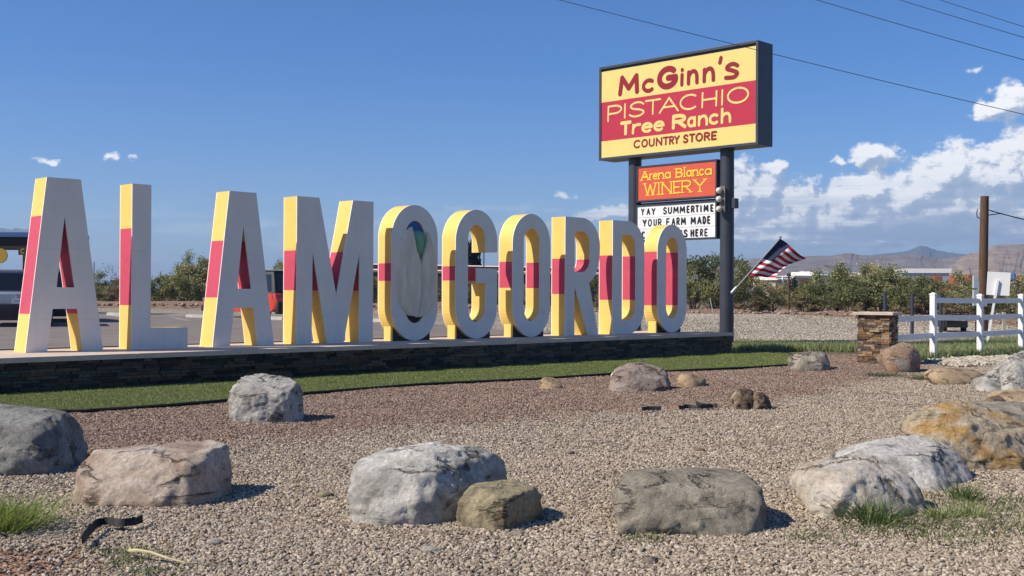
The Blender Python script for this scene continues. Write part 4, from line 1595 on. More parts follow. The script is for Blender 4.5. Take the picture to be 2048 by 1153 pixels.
up = gpt(1966, 45)
zt = at(1966, 393, 45).z
upo = empty('utility_pole', up, 0, 'brown wooden utility pole behind the white rail fence', 'utility pole')
mb = MB()
mb.tube([(0.02, 0, -.3), (0, 0, 2), (.06, 0, zt - up.z)], [.175, .168, .155], 16)
mb.build('shaft', M['wood_pole'], upo, smooth=True)
mb = MB()
mb.tube([(-.19, -.05, 0), (-.19, -.05, 1.7), (-.17, -.05, 2.2)], .03, 8)
mb.build('conduit', M['metal_grey'], upo)
mb = MB()
mb.box((-.02, -.2, 1.33), (.17, .09, .2))
mb.build('junction_box', M['metal_grey'], upo, bevel=.01)
mb = MB()
mb.tube([(-.22, -.02, zt - up.z - .5), (-.27, -.03, zt - up.z - .65), (-.24, -.03, zt - up.z - .82), (-.15, -.03, zt - up.z - .86)], .018, 6)
mb.build('insulator_hook', M['steel_dark'], upo)


def wire(pts, r, label, grp=None):
    """sagging wire through three world points"""
    a_, b_, c_ = [Vector(p) for p in pts]
    out = []
    for i in range(29):
        t = i / 28
        out.append(a_ * (2 * (t - .5) * (t - 1)) + b_ * (4 * t * (1 - t)) + c_ * (2 * t * (t - .5)))
    mb = MB()
    mb.tube(out, r, 6)
    o = mb.build('overhead_wire', M['wire'])
    return tag(o, label, 'wire', grp)


wire([at(700, -110, 30), at(1500, 97, 27), at(2300, 287, 25)], .0075, 'lowest overhead wire, crossing in front of the top of the tall sign')
wire([at(1250, -118, 30), at(1850, 64, 27), at(2400, 213, 25)], .0075, 'overhead wire crossing the upper right corner, second lowest')
wire([at(1500, -94, 30), at(1900, 31, 27), at(2400, 178, 25)], .007, 'thin overhead wire near the upper right corner, second from the top')
wire([at(1600, -92, 30), at(1960, 26, 27), at(2400, 164, 25)], .007, 'topmost thin overhead wire at the upper right corner')
wire([at(1975, 416, 45), at(2020, 432.5, 45), at(2200, 473, 46)], .022, 'black service wire leaving the top of the wooden pole to the right')
wire([at(1975, 431, 45), at(1990, 429, 45), at(2004, 427, 45)], .018, 'short black wire loop joining the service wire at the wooden pole')

wb = gpt(1973, 40)
wbo = empty('sign_board', wb, R(-18), 'blank white board seen from behind on a leaning white post', 'sign board')
mb = MB()
zr = at(1995, 568, 40).z - wb.z
mb.box((.38, .0, zr), (.74, .02, .80), ry=R(3))
mb.build('board', M['white_vinyl'], wbo)
mb = MB()
mb.tube([(0.0, -.05, -.1), (.36, -.05, zr + .12)], .055, 4)
mb.build('post', M['white_vinyl'], wbo)

mp = gpt(1951, 43)
mpo = empty('meter_post', mp, 0, 'grey electric meter boxes on a post just left of the wooden pole', 'meter post')
mb = MB()
mb.box((.12, .09, .75), (.16, .08, 1.5))
mb.build('post', M['black_metal'], mpo)
for z0, z1 in ((at(1951, 577, 43).z, at(1951, 552, 43).z), (at(1951, 612, 43).z, at(1951, 580, 43).z)):
    mb = MB()
    mb.box((0.0, 0, (z0 + z1) / 2 - mp.z), (.19, .14, z1 - z0))
    mb.build('meter_box', M['box_grey'], mpo, bevel=.01)

for px, lab in ((1769.5, 'dark bollard pipe behind the stone pillar, nearest the flag'), (1824, 'dark bollard pipe between the stone pillar and the first fence post'), (1881, 'dark bollard pipe seen between the first two posts of the white fence')):
    p = gpt(px, 48)
    o = empty('bollard', p, 0, lab, 'bollard', 'dark pipe bollards behind the fence')
    h = at(px, 584 if px < 1800 else 588, 48).z - p.z
    mb = MB()
    mb.tube([(0, 0, -.1), (.02, 0, h)], .075, 14)
    mb.build('pipe', M['steel_dark'], o, smooth=True)
    mb = MB()
    mb.tube([(.02, 0, h), (.02, 0, h + .025)], [.08, .05], 14)
    mb.build('pipe_cap', M['steel_dark'], o)
# small black flatbed trailer
p = gpt(1905, 52)
o = empty('trailer', p, R(-5), 'small black frame trailer parked behind the white fence', 'trailer')
mb = MB()
mb.box((0, 0, .62), (.95, 1.6, .08))
mb.box((0, 0, .35), (.9, 1.5, .28))
mb.build('bed', M['black_metal'], o)
mb = MB()
mb.box((-.45, -.8, .75), (.05, .05, .5))
mb.box((.45, -.8, .75), (.05, .05, .3))
mb.box((0, -.8, .88), (.95, .05, .05))
mb.build('rack', M['black_metal'], o)
for sx in (-.42, .42):
    mb = MB()
    mb.tube([(sx - .07, -.2, .22), (sx + .07, -.2, .22)], .24, 14)
    mb.build('wheel', M['rubber'], o)
# little weathered wooden post with a box
p = gpt(2005, 47)
o = empty('wooden_stake', p, 0, 'short tan wooden stake with a small grey box right of the white board', 'stake')
mb = MB()
mb.box((.05, 0, .45), (.12, .1, 1.1))
mb.build('stake', M['far_tan'], o)
mb = MB()
mb.box((-.17, 0, .85), (.14, .08, .22))
mb.build('box', M['box_grey'], o)

# tall thin steel pipe in front of the bushes
p = gpt(1577.5, 70)
o = empty('thin_pipe', p, 0, 'thin dark steel pipe standing before the bushes below the flag', 'pipe')
mb = MB()
mb.tube([(0, 0, -.1), (0, 0, at(1577, 551, 70).z - p.z)], .06, 8)
mb.build('pipe', M['wood_pole'], o)
mb = MB()
mb.tube([(0, 0, at(1577, 553, 70).z - p.z), (0, 0, at(1577, 547, 70).z - p.z)], [.16, .1], 8)
mb.build('lamp_head', M['black_metal'], o)
p = gpt(187, 90)
mb = MB()
mb.tube([p, (p.x, p.y, at(187, 524, 90).z)], .07, 6)
tag(mb.build('thin_pole', M['metal_grey']), 'thin grey pole above the bushes just right of the first letter', 'pole')

# ------------------------------------------------------------------ spotlights hidden behind rocks
def spot(px, py, d, rz, label):
    p = at(px, py, d)
    p.z = 0.01
    o = empty('ground_spotlight', p, rz, label, 'spotlight')
    mb = MB()
    mb.tube([(0, 0, 0), (0, 0, .10)], .012, 6)
    mb.tube([(-.05, -.02, 0), (.0, 0, .10)], .009, 5)
    mb.tube([(.05, -.02, 0), (.0, 0, .10)], .009, 5)
    mb.build('stand', M['white'], o)
    mb = MB()
    mb.tube([(-.10, .02, .10), (-.02, 0, .15), (.07, 0, .19), (.12, 0, .20)], [.035, .055, .075, .03], 12)
    mb.build('lamp_head', M['white'], o, smooth=True)


spot(1585, 722, 26.2, R(10), 'small white ground spotlight left of the dark grey rock near the lawn end')
spot(1232, 745, 19.9, R(100), 'small white ground spotlight behind the pinkish rock')

# ------------------------------------------------------------------ boulders
def boulder(name, pts, base_y, d0, mat, label, soft=26, amp=.045, fine=.016, sub=6, group=None, ledge=0.0, seed=0):
    """pts: (px, py, extra distance) marks on the rock seen in the photograph; a hull through them, rounded and weathered"""
    W = []
    for px, py, dd in pts:
        p = at(px, py, d0 + dd)
        W.append(p)
    # closing points at the back, not seen
    c0 = sum(W, Vector()) / len(W)
    dmax = max(p.y for p in W)
    ext = []
    for p in W:
        q = Vector((c0.x + (p.x - c0.x) * .8, dmax + .12 * (p.x - c0.x) * 0 + .12, c0.z + (p.z - c0.z) * .6))
        ext.append(q)
    W2 = W + ext
    gz0 = TZ(c0.x, c0.y)
    for p in W:
        if p.z < gz0 + .09:
            W2.append(Vector((p.x, p.y + .03, gz0 - .08)))
    bm = bmesh.new()
    for p in W2:
        bm.verts.new(p)
    r = bmesh.ops.convex_hull(bm, input=bm.verts)
    bmesh.ops.recalc_face_normals(bm, faces=bm.faces)
    cen = Vector((0, 0, 0))
    for p in W2:
        cen += p
    cen /= len(W2)
    pn, pd = [], []
    for f in bm.faces:
        if f.calc_area() < 1e-6:
            continue
        nrm = f.normal
        d = nrm.dot(f.verts[0].co - cen)
        if d < 0:
            nrm, d = -nrm, -d
        pn.append(nrm[:])
        pd.append(max(d, .01))
    bm.free()
    pn, pd = np.array(pn), np.array(pd)
    b2 = bmesh.new()
    bmesh.ops.create_icosphere(b2, subdivisions=sub, radius=1)
    D = np.array([v.co[:] for v in b2.verts])
    den = D @ pn.T
    rinv = np.where(den > 1e-4, den / pd[None, :], 0)
    # several near-coplanar hull faces must not pull the surface in, so average softly
    soft = soft * 3
    rad = 1 / (np.max(rinv, 1) * (np.mean((rinv / np.max(rinv, 1)[:, None]) ** soft, 1) * 4) ** (1 / soft) + 1e-9)
    rmax = 1 / np.max(rinv, 1)
    rad = np.minimum(rad, rmax * 1.03)
    # chisel: random planes shave flat facets off the rounded hull
    rs_ = np.random.default_rng(int(seed * 31 + 5))
    for q_ in range(34):
        nn_ = rs_.normal(size=3)
        nn_[2] = abs(nn_[2]) * .8 if nn_[2] < 0 else nn_[2]
        nn_ /= np.linalg.norm(nn_)
        dn_ = D @ nn_
        hsup = np.max(dn_ * rad)
        dpl = hsup * (1 - abs(rs_.normal()) * .055 - .004)
        with np.errstate(divide='ignore'):
            rr_ = np.where(dn_ > .02, dpl / np.maximum(dn_, .02), 1e9)
        rad = np.minimum(rad, rr_)
    rad = rad * 1.03
    size = float(np.mean(rad))
    sd = Vector((seed * 3.1 + d0, seed, base_y * .01))
    for i, v in enumerate(b2.verts):
        p = v.co * rad[i]
        q = (cen + p)
        n1 = noise.fractal(q * (1.5 / size ** .5) + sd, .9, 2.1, 6)
        n2 = noise.ridged_multi_fractal(q * (3.0 / size ** .5) + sd, 1.0, 2.2, 4, 1.0, 2.0)
        n3 = noise.fractal(q * 11 + sd, .7, 2.2, 4)
        qq = q * (4.2 / size ** .5) + sd + Vector((n1, n3, n1 * .7)) * .28
        cell = noise.cell(qq) + .5 * noise.cell(qq * 2.3)
        fac = 1 + (amp * .55 * n1 - amp * .35 * (n2 - 1.0) * .5) / max(size, .2) * .6 + fine * n3 / size * .6
        fac += .016 * (cell - .4) * min(1, .35 / size + .5)
        if ledge:
            fac += ledge * math.sin(q.z * 34 + 3 * n1) * .5
        v.co = p * fac
    me = bpy.data.meshes.new(name)
    for f in b2.faces:
        f.smooth = True
    b2.to_mesh(me)
    b2.free()
    me.materials.append(mat)
    o = link(bpy.data.objects.new(name, me))
    o.location = cen
    return tag(o, label, 'rock', group)


def gd(px, py):
    return G(px, py, 0).y


RK = {
    'pinkg': rock_mat('rock_pink_grey', [(.36, .25, .185), (.50, .395, .31), (.64, .54, .445), (.70, .64, .55)], 2.6, .02, veins=.22),
    'light': rock_mat('rock_light_grey', [(.25, .235, .205), (.54, .515, .46), (.76, .72, .645), (.83, .79, .71)], 2.2, .025),
    'pale': rock_mat('rock_pale_grey', [(.27, .25, .215), (.46, .435, .385), (.58, .55, .49), (.66, .63, .57)], 3.0, .02),
    'dark': rock_mat('rock_dark_grey', [(.13, .13, .12), (.30, .295, .27), (.44, .43, .395), (.56, .545, .50)], 2.4, .035),
    'brown': rock_mat('rock_tan_brown', [(.17, .145, .10), (.34, .285, .18), (.44, .37, .235), (.50, .43, .30)], 3.2, .015),
    'greyb': rock_mat('rock_grey_brown', [(.19, .165, .13), (.40, .35, .27), (.54, .48, .37), (.60, .54, .43)], 2.4, .035),
    'cream': rock_mat('rock_cream', [(.36, .29, .20), (.58, .50, .40), (.70, .64, .55), (.62, .46, .26)], 2.0, .02),
    'orange': rock_mat('rock_ochre', [(.32, .23, .14), (.74, .62, .45), (.68, .40, .13), (.82, .72, .54)], 2.2, .05),
    'rust': rock_mat('rock_rust', [(.42, .38, .32), (.46, .27, .165), (.56, .40, .27), (.58, .53, .46)], 3.4, .05),
    'tan': rock_mat('rock_tan', [(.18, .13, .09), (.42, .30, .18), (.52, .39, .24), (.48, .38, .28)], 2.2, .02),
    'pink': rock_mat('rock_pinkish', [(.26, .19, .155), (.44, .34, .28), (.56, .45, .385), (.62, .54, .47)], 2.6, .05),
    'choc': rock_mat('rock_chocolate', [(.12, .09, .065), (.27, .19, .13), (.50, .39, .28), (.60, .52, .42)], 3.5, .03),
}
boulder('boulder', [(150, 985, .2), (147, 945, .3), (165, 918, .4), (190, 903, .5), (290, 893, .65), (395, 882, .75), (440, 888, .8), (461, 905, .8), (460, 950, .7), (452, 985, .55), (425, 1003, .25), (385, 1008, .05),
                   (250, 1011, 0), (175, 1000, .05), (200, 932, .26), (385, 914, .12), (368, 1002, -.03), (448, 901, .58)], 1010, gd(300, 1008), RK['pinkg'],
        'long low pinkish boulder with white scratches, lower left', soft=20, amp=.035, seed=1)
boulder('boulder', [(456, 778, .2), (455, 815, .15), (470, 833, .05), (530, 846, 0), (585, 844, .1), (602, 825, .35), (604, 785, .5), (592, 760, .6), (545, 750, .65), (490, 752, .6), (464, 766, .4), (480, 783, .03), (572, 790, .06), (586, 775, .3)],
        846, gd(530, 845), RK['pale'], 'rounded pale grey boulder at the front edge of the green lawn', soft=18, amp=.035, seed=2)
boulder('boulder', [(-95, 835, .7), (-60, 815, .9), (0, 812, .95), (60, 819, .95), (128, 826, .9), (148, 855, .85), (162, 897, .85), (152, 925, .5), (100, 942, .15), (0, 950, 0), (-85, 948, .2), (-40, 850, .3), (115, 838, .45), (60, 880, .12), (0, 922, -.02)],
        950, gd(30, 948), RK['dark'], 'large dark grey boulder with deep folds, cut by the left edge', soft=20, amp=.06, seed=3)
boulder('boulder', [(700, 968, .3), (712, 930, .4), (760, 906, .5), (810, 891, .65), (860, 888, .7), (900, 901, .75), (960, 896, .95), (1012, 905, .95), (1028, 930, .95), (1026, 975, .8), (960, 1030, .35), (900, 1046, .1), (830, 1048, 0), (760, 1045, .0), (722, 1016, .08), (702, 992, .18),
                   (862, 900, .38), (855, 950, .08), (850, 1010, -.03), (735, 965, .12)], 1047, gd(830, 1046), RK['light'],
        'large white-grey boulder at bottom centre, the biggest there', soft=20, amp=.055, seed=4)
boulder('boulder', [(912, 1035, .2), (918, 1002, .2), (948, 970, .3), (1030, 962, .5), (1066, 974, .5), (1083, 1006, .5), (1080, 1040, .4), (1055, 1058, .2), (955, 1052, .03), (1008, 1061, 0), (1006, 998, -.01), (1060, 985, .2), (930, 1000, .1)],
        1060, gd(1000, 1060), RK['brown'], 'small tan-brown boulder leaning on the large white-grey one', soft=18, amp=.025, seed=5)
boulder('boulder', [(1232, 1025, .2), (1236, 985, .25), (1265, 950, .5), (1300, 940, .85), (1440, 940, .95), (1500, 948, .85), (1520, 965, .7), (1527, 1035, .4), (1500, 1070, .12), (1380, 1076, 0), (1262, 1052, .02), (1248, 985, .3), (1300, 980, .32), (1400, 986, .30), (1512, 987, .38)],
        1075, gd(1390, 1074), RK['greyb'], 'blocky flat-topped grey-brown boulder in front, right of centre', soft=26, amp=.04, ledge=.004, seed=6)
boulder('boulder', [(1600, 968, .25), (1604, 1000, .12), (1655, 1018, .0), (1760, 1035, .0), (1838, 1025, .15), (1848, 988, .35), (1832, 955, .5), (1772, 918, .65), (1738, 907, .7), (1690, 916, .6), (1640, 926, .45), (1700, 948, .05), (1702, 990, -.04), (1625, 945, .2)],
        1035, gd(1730, 1032), RK['cream'], 'rounded cream boulder with ochre streaks behind the grass tuft', soft=18, amp=.03, seed=7)
boulder('boulder', [(1690, 930, .3), (1755, 886, .75), (1830, 872, 1.1), (1880, 884, 1.0), (1905, 902, .85), (1941, 938, .65), (1932, 965, .4), (1890, 981, .1), (1800, 978, .1), (1715, 962, .15), (1860, 905, .45), (1795, 922, .25)],
        978, gd(1850, 978), RK['light'], 'pale grey slab boulder between the cream and the ochre boulders', soft=22, amp=.04, seed=8)
boulder('boulder', [(1822, 852, .5), (1842, 828, .6), (1898, 806, .9), (1925, 803, 1.0), (1972, 826, 1.0), (2048, 848, 1.1), (2095, 862, 1.1), (2100, 920, .5), (2035, 943, .12), (1990, 936, .08), (1930, 942, 0), (1875, 907, .12), (1830, 872, .3), (1900, 830, .3), (1990, 870, .25)],
        942, gd(1950, 940), RK['orange'], 'big craggy ochre and orange boulder at the right edge', soft=16, amp=.085, fine=.03, seed=9)
boulder('boulder', [(1950, 818, .3), (1985, 808, 1.2), (2060, 805, 1.6), (2130, 808, 1.6), (2130, 845, .3), (2040, 842, .0), (1960, 834, .1)], 848, gd(2000, 846), RK['greyb'],
        'flat grey-brown slab lying behind the ochre boulder', soft=24, amp=.03, seed=10, ledge=.003)
boulder('boulder', [(2000, 800, .2), (2010, 785, .6), (2060, 776, .9), (2120, 780, .8), (2125, 806, .1), (2050, 808, 0)], 808, gd(2050, 806), RK['tan'],
        'low tan slab at the right edge under the big grey boulder', soft=20, amp=.03, seed=11)
boulder('boulder', [(2002, 770, .3), (2008, 735, .6), (2028, 708, .9), (2050, 702, 1.1), (2110, 715, 1.1), (2130, 770, .6), (2070, 786, 0), (2010, 784, .05), (2035, 745, .15)], 785, gd(2040, 784), RK['pale'],
        'tall pale grey boulder cut by the right edge, before the fence', soft=18, amp=.06, seed=12)
boulder('boulder', [(1955, 768, .2), (1975, 752, .4), (2000, 745, .6), (2016, 760, .5), (2016, 782, .1), (1985, 784, .0), (1958, 778, .05)], 783, gd(1985, 783), RK['pale'],
        'small low grey boulder beside the tall pale one at the right edge', soft=16, amp=.03, sub=4, seed=13)
boulder('boulder', [(1862, 745, .3), (1864, 738, .5), (1900, 736, .7), (1950, 741, .8), (1985, 746, .9), (1986, 750, .8), (1955, 764, .2), (1925, 768, 0), (1880, 763, 0), (1863, 756, .1), (1880, 745, .1)], 767, gd(1900, 767), RK['tan'],
        'long low tan slab below the first fence bay', soft=18, amp=.025, sub=4, seed=14)
boulder('boulder', [(1770, 712, .3), (1774, 700, .4), (1800, 687, .8), (1832, 686, .9), (1842, 710, .8), (1840, 735, .5), (1822, 746, .1), (1785, 744, 0), (1772, 728, .15), (1780, 705, .2), (1820, 712, .2)], 745, gd(1800, 745), RK['rust'],
        'rusty orange boulder leaning against the stone pillar', soft=18, amp=.05, sub=4, seed=15)
boulder('boulder', [(1580, 722, .3), (1592, 706, .6), (1640, 703, .8), (1664, 708, .8), (1667, 725, .6), (1655, 740, .1), (1620, 742, 0), (1585, 736, .1), (1598, 712, .15), (1628, 716, .1)], 741, gd(1620, 741), RK['greyb'],
        'flat-topped dark grey rock at the far end of the lawn', soft=20, amp=.04, sub=4, seed=16)
boulder('boulder', [(1220, 770, .3), (1228, 742, .5), (1262, 726, .8), (1300, 726, .9), (1328, 740, .8), (1340, 765, .6), (1330, 782, .1), (1250, 781, 0), (1290, 784, 0), (1224, 778, .1), (1262, 745, .15)], 783, gd(1280, 782), RK['pink'],
        'rounded pinkish rock near the lawn, right of centre', soft=14, amp=.06, sub=5, seed=17)
boulder('small_rock', [(1355, 760, .2), (1362, 749, .3), (1385, 747, .5), (1405, 754, .5), (1412, 760, .4), (1400, 772, .1), (1378, 773, 0), (1357, 770, .05), (1375, 752, .1)], 773, gd(1385, 773), RK['tan'],
        'small flat tan rock just right of the pinkish rock', soft=22, amp=.02, sub=4, seed=18)
boulder('small_rock', [(1078, 768, .1), (1086, 757, .2), (1102, 755, .3), (1118, 762, .3), (1125, 772, .2), (1115, 778, 0), (1090, 777, 0)], 777, gd(1100, 777), RK['tan'],
        'tiny pale tan rock at the lawn edge below the D', soft=14, amp=.03, sub=4, seed=19)
boulder('small_rock', [(1467, 795, .1), (1476, 779, .2), (1492, 777, .3), (1506, 784, .3), (1512, 808, .1), (1495, 817, 0), (1472, 812, 0)], 817, gd(1490, 817), RK['choc'],
        'dark brown jagged rock in the gravel, left of its twin', soft=14, amp=.16, fine=.05, sub=4, seed=20)
boulder('small_rock', [(1506, 800, .1), (1515, 785, .2), (1530, 787, .3), (1540, 806, .25), (1532, 816, 0), (1510, 817, 0)], 817, gd(1522, 817), RK['choc'],
        'dark brown jagged rock with a pale stripe, right of its twin', soft=14, amp=.15, fine=.05, sub=4, seed=21)
boulder('small_rock', [(1974, 803, .1), (1980, 795, .2), (1998, 792, .3), (2010, 796, .3), (2011, 806, .1), (1990, 809, 0)], 808, gd(1990, 808), RK['choc'],
        'small two-tone rock on the gravel before the tan slab', soft=16, amp=.03, sub=3, seed=22)
# a few stray stones
for i in range(7):
    px, py = [(430, 1085), (1140, 905), (1400, 900), (1740, 870), (1300, 1120), (650, 990), (860, 1100)][i]
    p = G(px, py)
    r_ = random.uniform(.03, .05)
    mb = MB()
    bm = bmesh.new()
    bmesh.ops.create_icosphere(bm, subdivisions=2, radius=r_)
    mb.add([(v.co.x * 1.4 + p.x + random.uniform(-.006, .006), v.co.y + p.y, v.co.z * .6 + random.uniform(-.005, .005)) for v in bm.verts], [tuple(v.index for v in f.verts) for f in bm.faces])
    bm.free()
    o = mb.build('loose_stone', RK[['pale', 'pink', 'brown'][i % 3]], smooth=True)
    tag(o, 'palm-sized stone lying loose on the gravel, ' + ['below the long pinkish boulder', 'above the large white-grey boulder', 'above the blocky flat-topped boulder', 'above the cream boulder', 'below the blocky flat-topped boulder', 'left of the large white-grey boulder', 'below the large white-grey boulder'][i], 'stone', 'loose stones on the gravel')

# ------------------------------------------------------------------ litter and dry stalk
def strip_on_ground(name, pix, width, mat, label, cat_, lift=.02):
    pts = [G(*p) for p in cat(pix, 5)]
    mb = MB()
    vs, fs = [], []
    for i, p in enumerate(pts):
        d = (pts[min(i + 1, len(pts) - 1)] - pts[max(0, i - 1)]).normalized()
        nrm = Vector((-d.y, d.x, 0))
        w = width * (.55 + .45 * noise.noise(Vector((i * .45, pix[0][0], 0)))) * (1 if 0 < i < len(pts) - 1 else .15)
        h = lift + .02 + .02 * noise.noise(Vector((i * .6, pix[0][1], 5)))
        vs += [p + nrm * w + Vector((0, 0, h)), p + Vector((0, 0, h + .02)), p - nrm * w + Vector((0, 0, lift * .5))]
    for i in range(len(pts) - 1):
        for j in (0, 1):
            q = i * 3 + j
            fs.append((q, q + 3, q + 4, q + 1))
    mb.add(vs, fs)
    return tag(mb.build(name, mat), label, cat_)


strip_on_ground('torn_liner', [(163, 1092), (176, 1072), (195, 1056), (215, 1052), (240, 1056), (262, 1054), (285, 1048)], .032, M['edging'], 'torn black weed liner sticking out of the gravel, lower left', 'liner')
strip_on_ground('torn_liner', [(1392, 812), (1410, 815), (1435, 817)], .03, M['edging'], 'scrap of black liner between the two gravels, right of centre', 'liner')
strip_on_ground('torn_liner', [(1358, 821), (1375, 818), (1400, 819), (1428, 816)], .05, M['edging'], 'longer black liner scrap left of the dark jagged rocks', 'liner')
strip_on_ground('torn_liner', [(1284, 823), (1300, 822), (1322, 822)], .04, M['edging'], 'short black liner scrap below the pinkish rock', 'liner')
st_ = MB()
pts = [G(*p) + Vector((0, 0, .03 + .02 * math.sin(i))) for i, p in enumerate([(258, 1113), (275, 1117), (300, 1121), (335, 1128), (370, 1131), (400, 1130)])]
st_.tube(pts, [.012, .011, .009, .007, .005, .003], 6)
for k in range(9):
    a_ = pts[0] + Vector((random.uniform(-.02, .05), random.uniform(-.02, .02), 0))
    st_.tube([a_, a_ + Vector((random.uniform(-.1, .05), random.uniform(-.06, .08), random.uniform(.0, .06)))], [.006, .002], 4)
tag(st_.build('dry_stalk', paint('dry_straw', (.52, .46, .26), .8, .2, 10, 0)), 'pale dry plant stalk lying on the gravel, lower left', 'stalk')

# ------------------------------------------------------------------ vehicles (local: x right, y forward; rear bumper at y = 0)
def vehicle(loc, heading, body, roof, label, L=4.6, W=1.85, H=1.72, plate=True, emblem=False):
    """heading: angle of the forward axis from +Y, to the left positive"""
    e = empty('parked_car', loc, heading, label, 'car', 'vehicles parked beyond the letters')
    hw = W / 2
    mb = MB()
    # lower body: side outline, narrower at the nose
    prof = [(0.06, .42), (0, .62), (.03, .98), (.10, 1.02), (L * .70, 1.06), (L * .93, .93), (L - .05, .80), (L, .5), (L - .15, .28), (.25, .30)]
    st = [(-hw + .05, .0), (-hw, .03), (hw, .03), (hw - .05, .0)]
    vs, fs = [], []
    for k, (x, ins) in enumerate(((-hw, 0.05), (-hw + .05, 0.0), (hw - .05, 0.0), (hw, .05))):
        for (y, z) in prof:
            cy, cz = L / 2, .66
            f = 1 - ins * (1.2 if k in (0, 3) else 0)
            nx = x * (1 - .10 * max(0, (y - L * .8) / (L * .2)))
            vs.append((nx, cy + (y - cy) * (1 - ins * .6), cz + (z - cz) * f))
    n = len(prof)
    for k in range(3):
        for i in range(n):
            j = (i + 1) % n
            fs.append((k * n + i, k * n + j, (k + 1) * n + j, (k + 1) * n + i))
    fs += [tuple(range(n)), tuple(3 * n + i for i in range(n))[::-1]]
    mb.add(vs, fs)
    mb.build('body', body, e, smooth=True)
    # cabin
    y0, y1, y2, y3 = .12, .42, L * .50, L * .68
    cab = [(-hw + .04, y0, 1.02), (hw - .04, y0, 1.02), (hw - .06, y3, 1.05), (-hw + .06, y3, 1.05),
           (-hw + .20, y1, H - .08), (hw - .20, y1, H - .08), (hw - .20, y2, H - .08), (-hw + .20, y2, H - .08)]
    cf = [(0, 1, 5, 4), (1, 2, 6, 5), (2, 3, 7, 6), (3, 0, 4, 7), (4, 5, 6, 7)]
    mb = MB()
    mb.add(cab, cf)
    mb.build('cabin', roof, e, bevel=.03, smooth=True)
    mb = MB()
    mb.box((0, (y1 + y2) / 2, H - .05), (W - .42, y2 - y1 + .06, .07))
    mb.build('roof', roof, e, bevel=.025, smooth=True)
    for sx in (-1, 1):
        mb = MB()
        mb.tube([(sx * (hw - .28), y1 + .1, H + .02), (sx * (hw - .28), y2 - .1, H + .02)], .022, 6)
        mb.build('roof_rail', M['metal_grey'], e)

    def face(a, b, c, d, t0, t1, s0, s1, off, nm, mat):
        a, b, c, d = map(Vector, (a, b, c, d))
        nrm = (b - a).cross(d - a).normalized()
        pts = []
        for s, t in ((s0, t0), (s1, t0), (s1, t1), (s0, t1)):
            pts.append(a.lerp(b, s).lerp(d.lerp(c, s), t) + nrm * off)
        pts += [p - nrm * (off + .01) for p in pts]
        m_ = MB()
        m_.add(pts, [(0, 1, 2, 3), (0, 4, 5, 1), (1, 5, 6, 2), (2, 6, 7, 3), (3, 7, 4, 0)])
        return m_.build(nm, mat, e)
    face(cab[0], cab[1], cab[5], cab[4], .10, .92, .07, .93, .014, 'rear_window', M['glass_dark'])
    for q in ((1, 2, 6, 5), (3, 0, 4, 7)):
        A_, B_, C_, D_ = (cab[i] for i in q)
        face(A_, B_, C_, D_, .10, .88, .05, .33, .014, 'side_window', M['glass_dark'])
        face(A_, B_, C_, D_, .10, .88, .36, .64, .014, 'side_window', M['glass_dark'])
        face(A_, B_, C_, D_, .10, .88, .67, .93, .014, 'side_window', M['glass_dark'])
    face(cab[2], cab[3], cab[7], cab[6], .08, .92, .06, .94, .014, 'windscreen', M['glass_dark'])
    # bumper, lamps, plate, wheels
    mb = MB()
    mb.box((0, .03, .46), (W - .06, .22, .48))
    mb.build('rear_bumper', M['plastic_black'], e, bevel=.04, smooth=True)
    mb = MB()
    mb.box((0, L - .06, .42), (W - .16, .2, .26))
    mb.build('front_bumper', M['plastic_black'], e, bevel=.04, smooth=True)
    for sx in (-1, 1):
        mb = MB()
        mb.add([(sx * (hw - .40), -.012, .86), (sx * (hw - .03), -.0, .80), (sx * (hw - .01), .02, 1.00), (sx * (hw - .34), -.01, .98),
                (sx * (hw - .40), .12, .86), (sx * (hw + .012), .24, .80), (sx * (hw + .005), .26, 1.0), (sx * (hw - .34), .12, .98)],
               [(0, 1, 2, 3), (1, 5, 6, 2), (0, 4, 5, 1), (3, 2, 6, 7)])
        mb.build('tail_lamp', M['lamp_red'], e)
        mb = MB()
        mb.box((sx * (hw - .25), L - .14, .78), (.36, .12, .14))
        mb.build('headlight', M['chrome'], e, bevel=.02)
        mb = MB()
        mb.box((sx * (hw + .07), L * .63, 1.12), (.16, .12, .15))
        mb.build('mirror', body, e, bevel=.03)
        mb = MB()
        mb.box((sx * (hw - .005), L * .36, .985), (.03, .18, .03))
        mb.build('door_handle', M['chrome'], e)
        for wy in (.92, L - .95):
            mb = MB()
            mb.tube([(sx * (hw - .17), wy, .35), (sx * (hw + .015), wy, .35)], .42, 24)
            mb.build('wheel_arch', M['plastic_black'], e)
            mb = MB()
            mb.tube([(sx * (hw - .20), wy, .34), (sx * (hw - .19), wy, .34), (sx * (hw + .02), wy, .34), (sx * (hw + .03), wy, .34)], [.30, .34, .34, .30], 24)
            w_ = mb.build('wheel', M['rubber'], e)
            mb = MB()
            mb.tube([(sx * (hw + .0), wy, .34), (sx * (hw + .035), wy, .34)], [.23, .21], 16)
            mb.build('rim', M['chrome'], w_)
    if plate:
        mb = MB()
        mb.box((0, -.035, .78), (.31, .02, .155))
        p = mb.build('licence_plate', M['board_white'], e)
        mb = MB()
        mb.box((0, -.048, .78), (.20, .006, .05))
        mb.build('plate_print', M['metal_grey'], p)
    if emblem:
        mb = MB()
        for rx_, rz_, dz in ((.075, .05, 0), (.028, .05, 0), (.05, .018, .022)):
            mb.tube([(rx_ * math.cos(2 * math.pi * k / 20), -.03, .93 + dz + rz_ * math.sin(2 * math.pi * k / 20)) for k in range(21)], .007, 5)
        mb.build('emblem', M['chrome'], e)
    return e


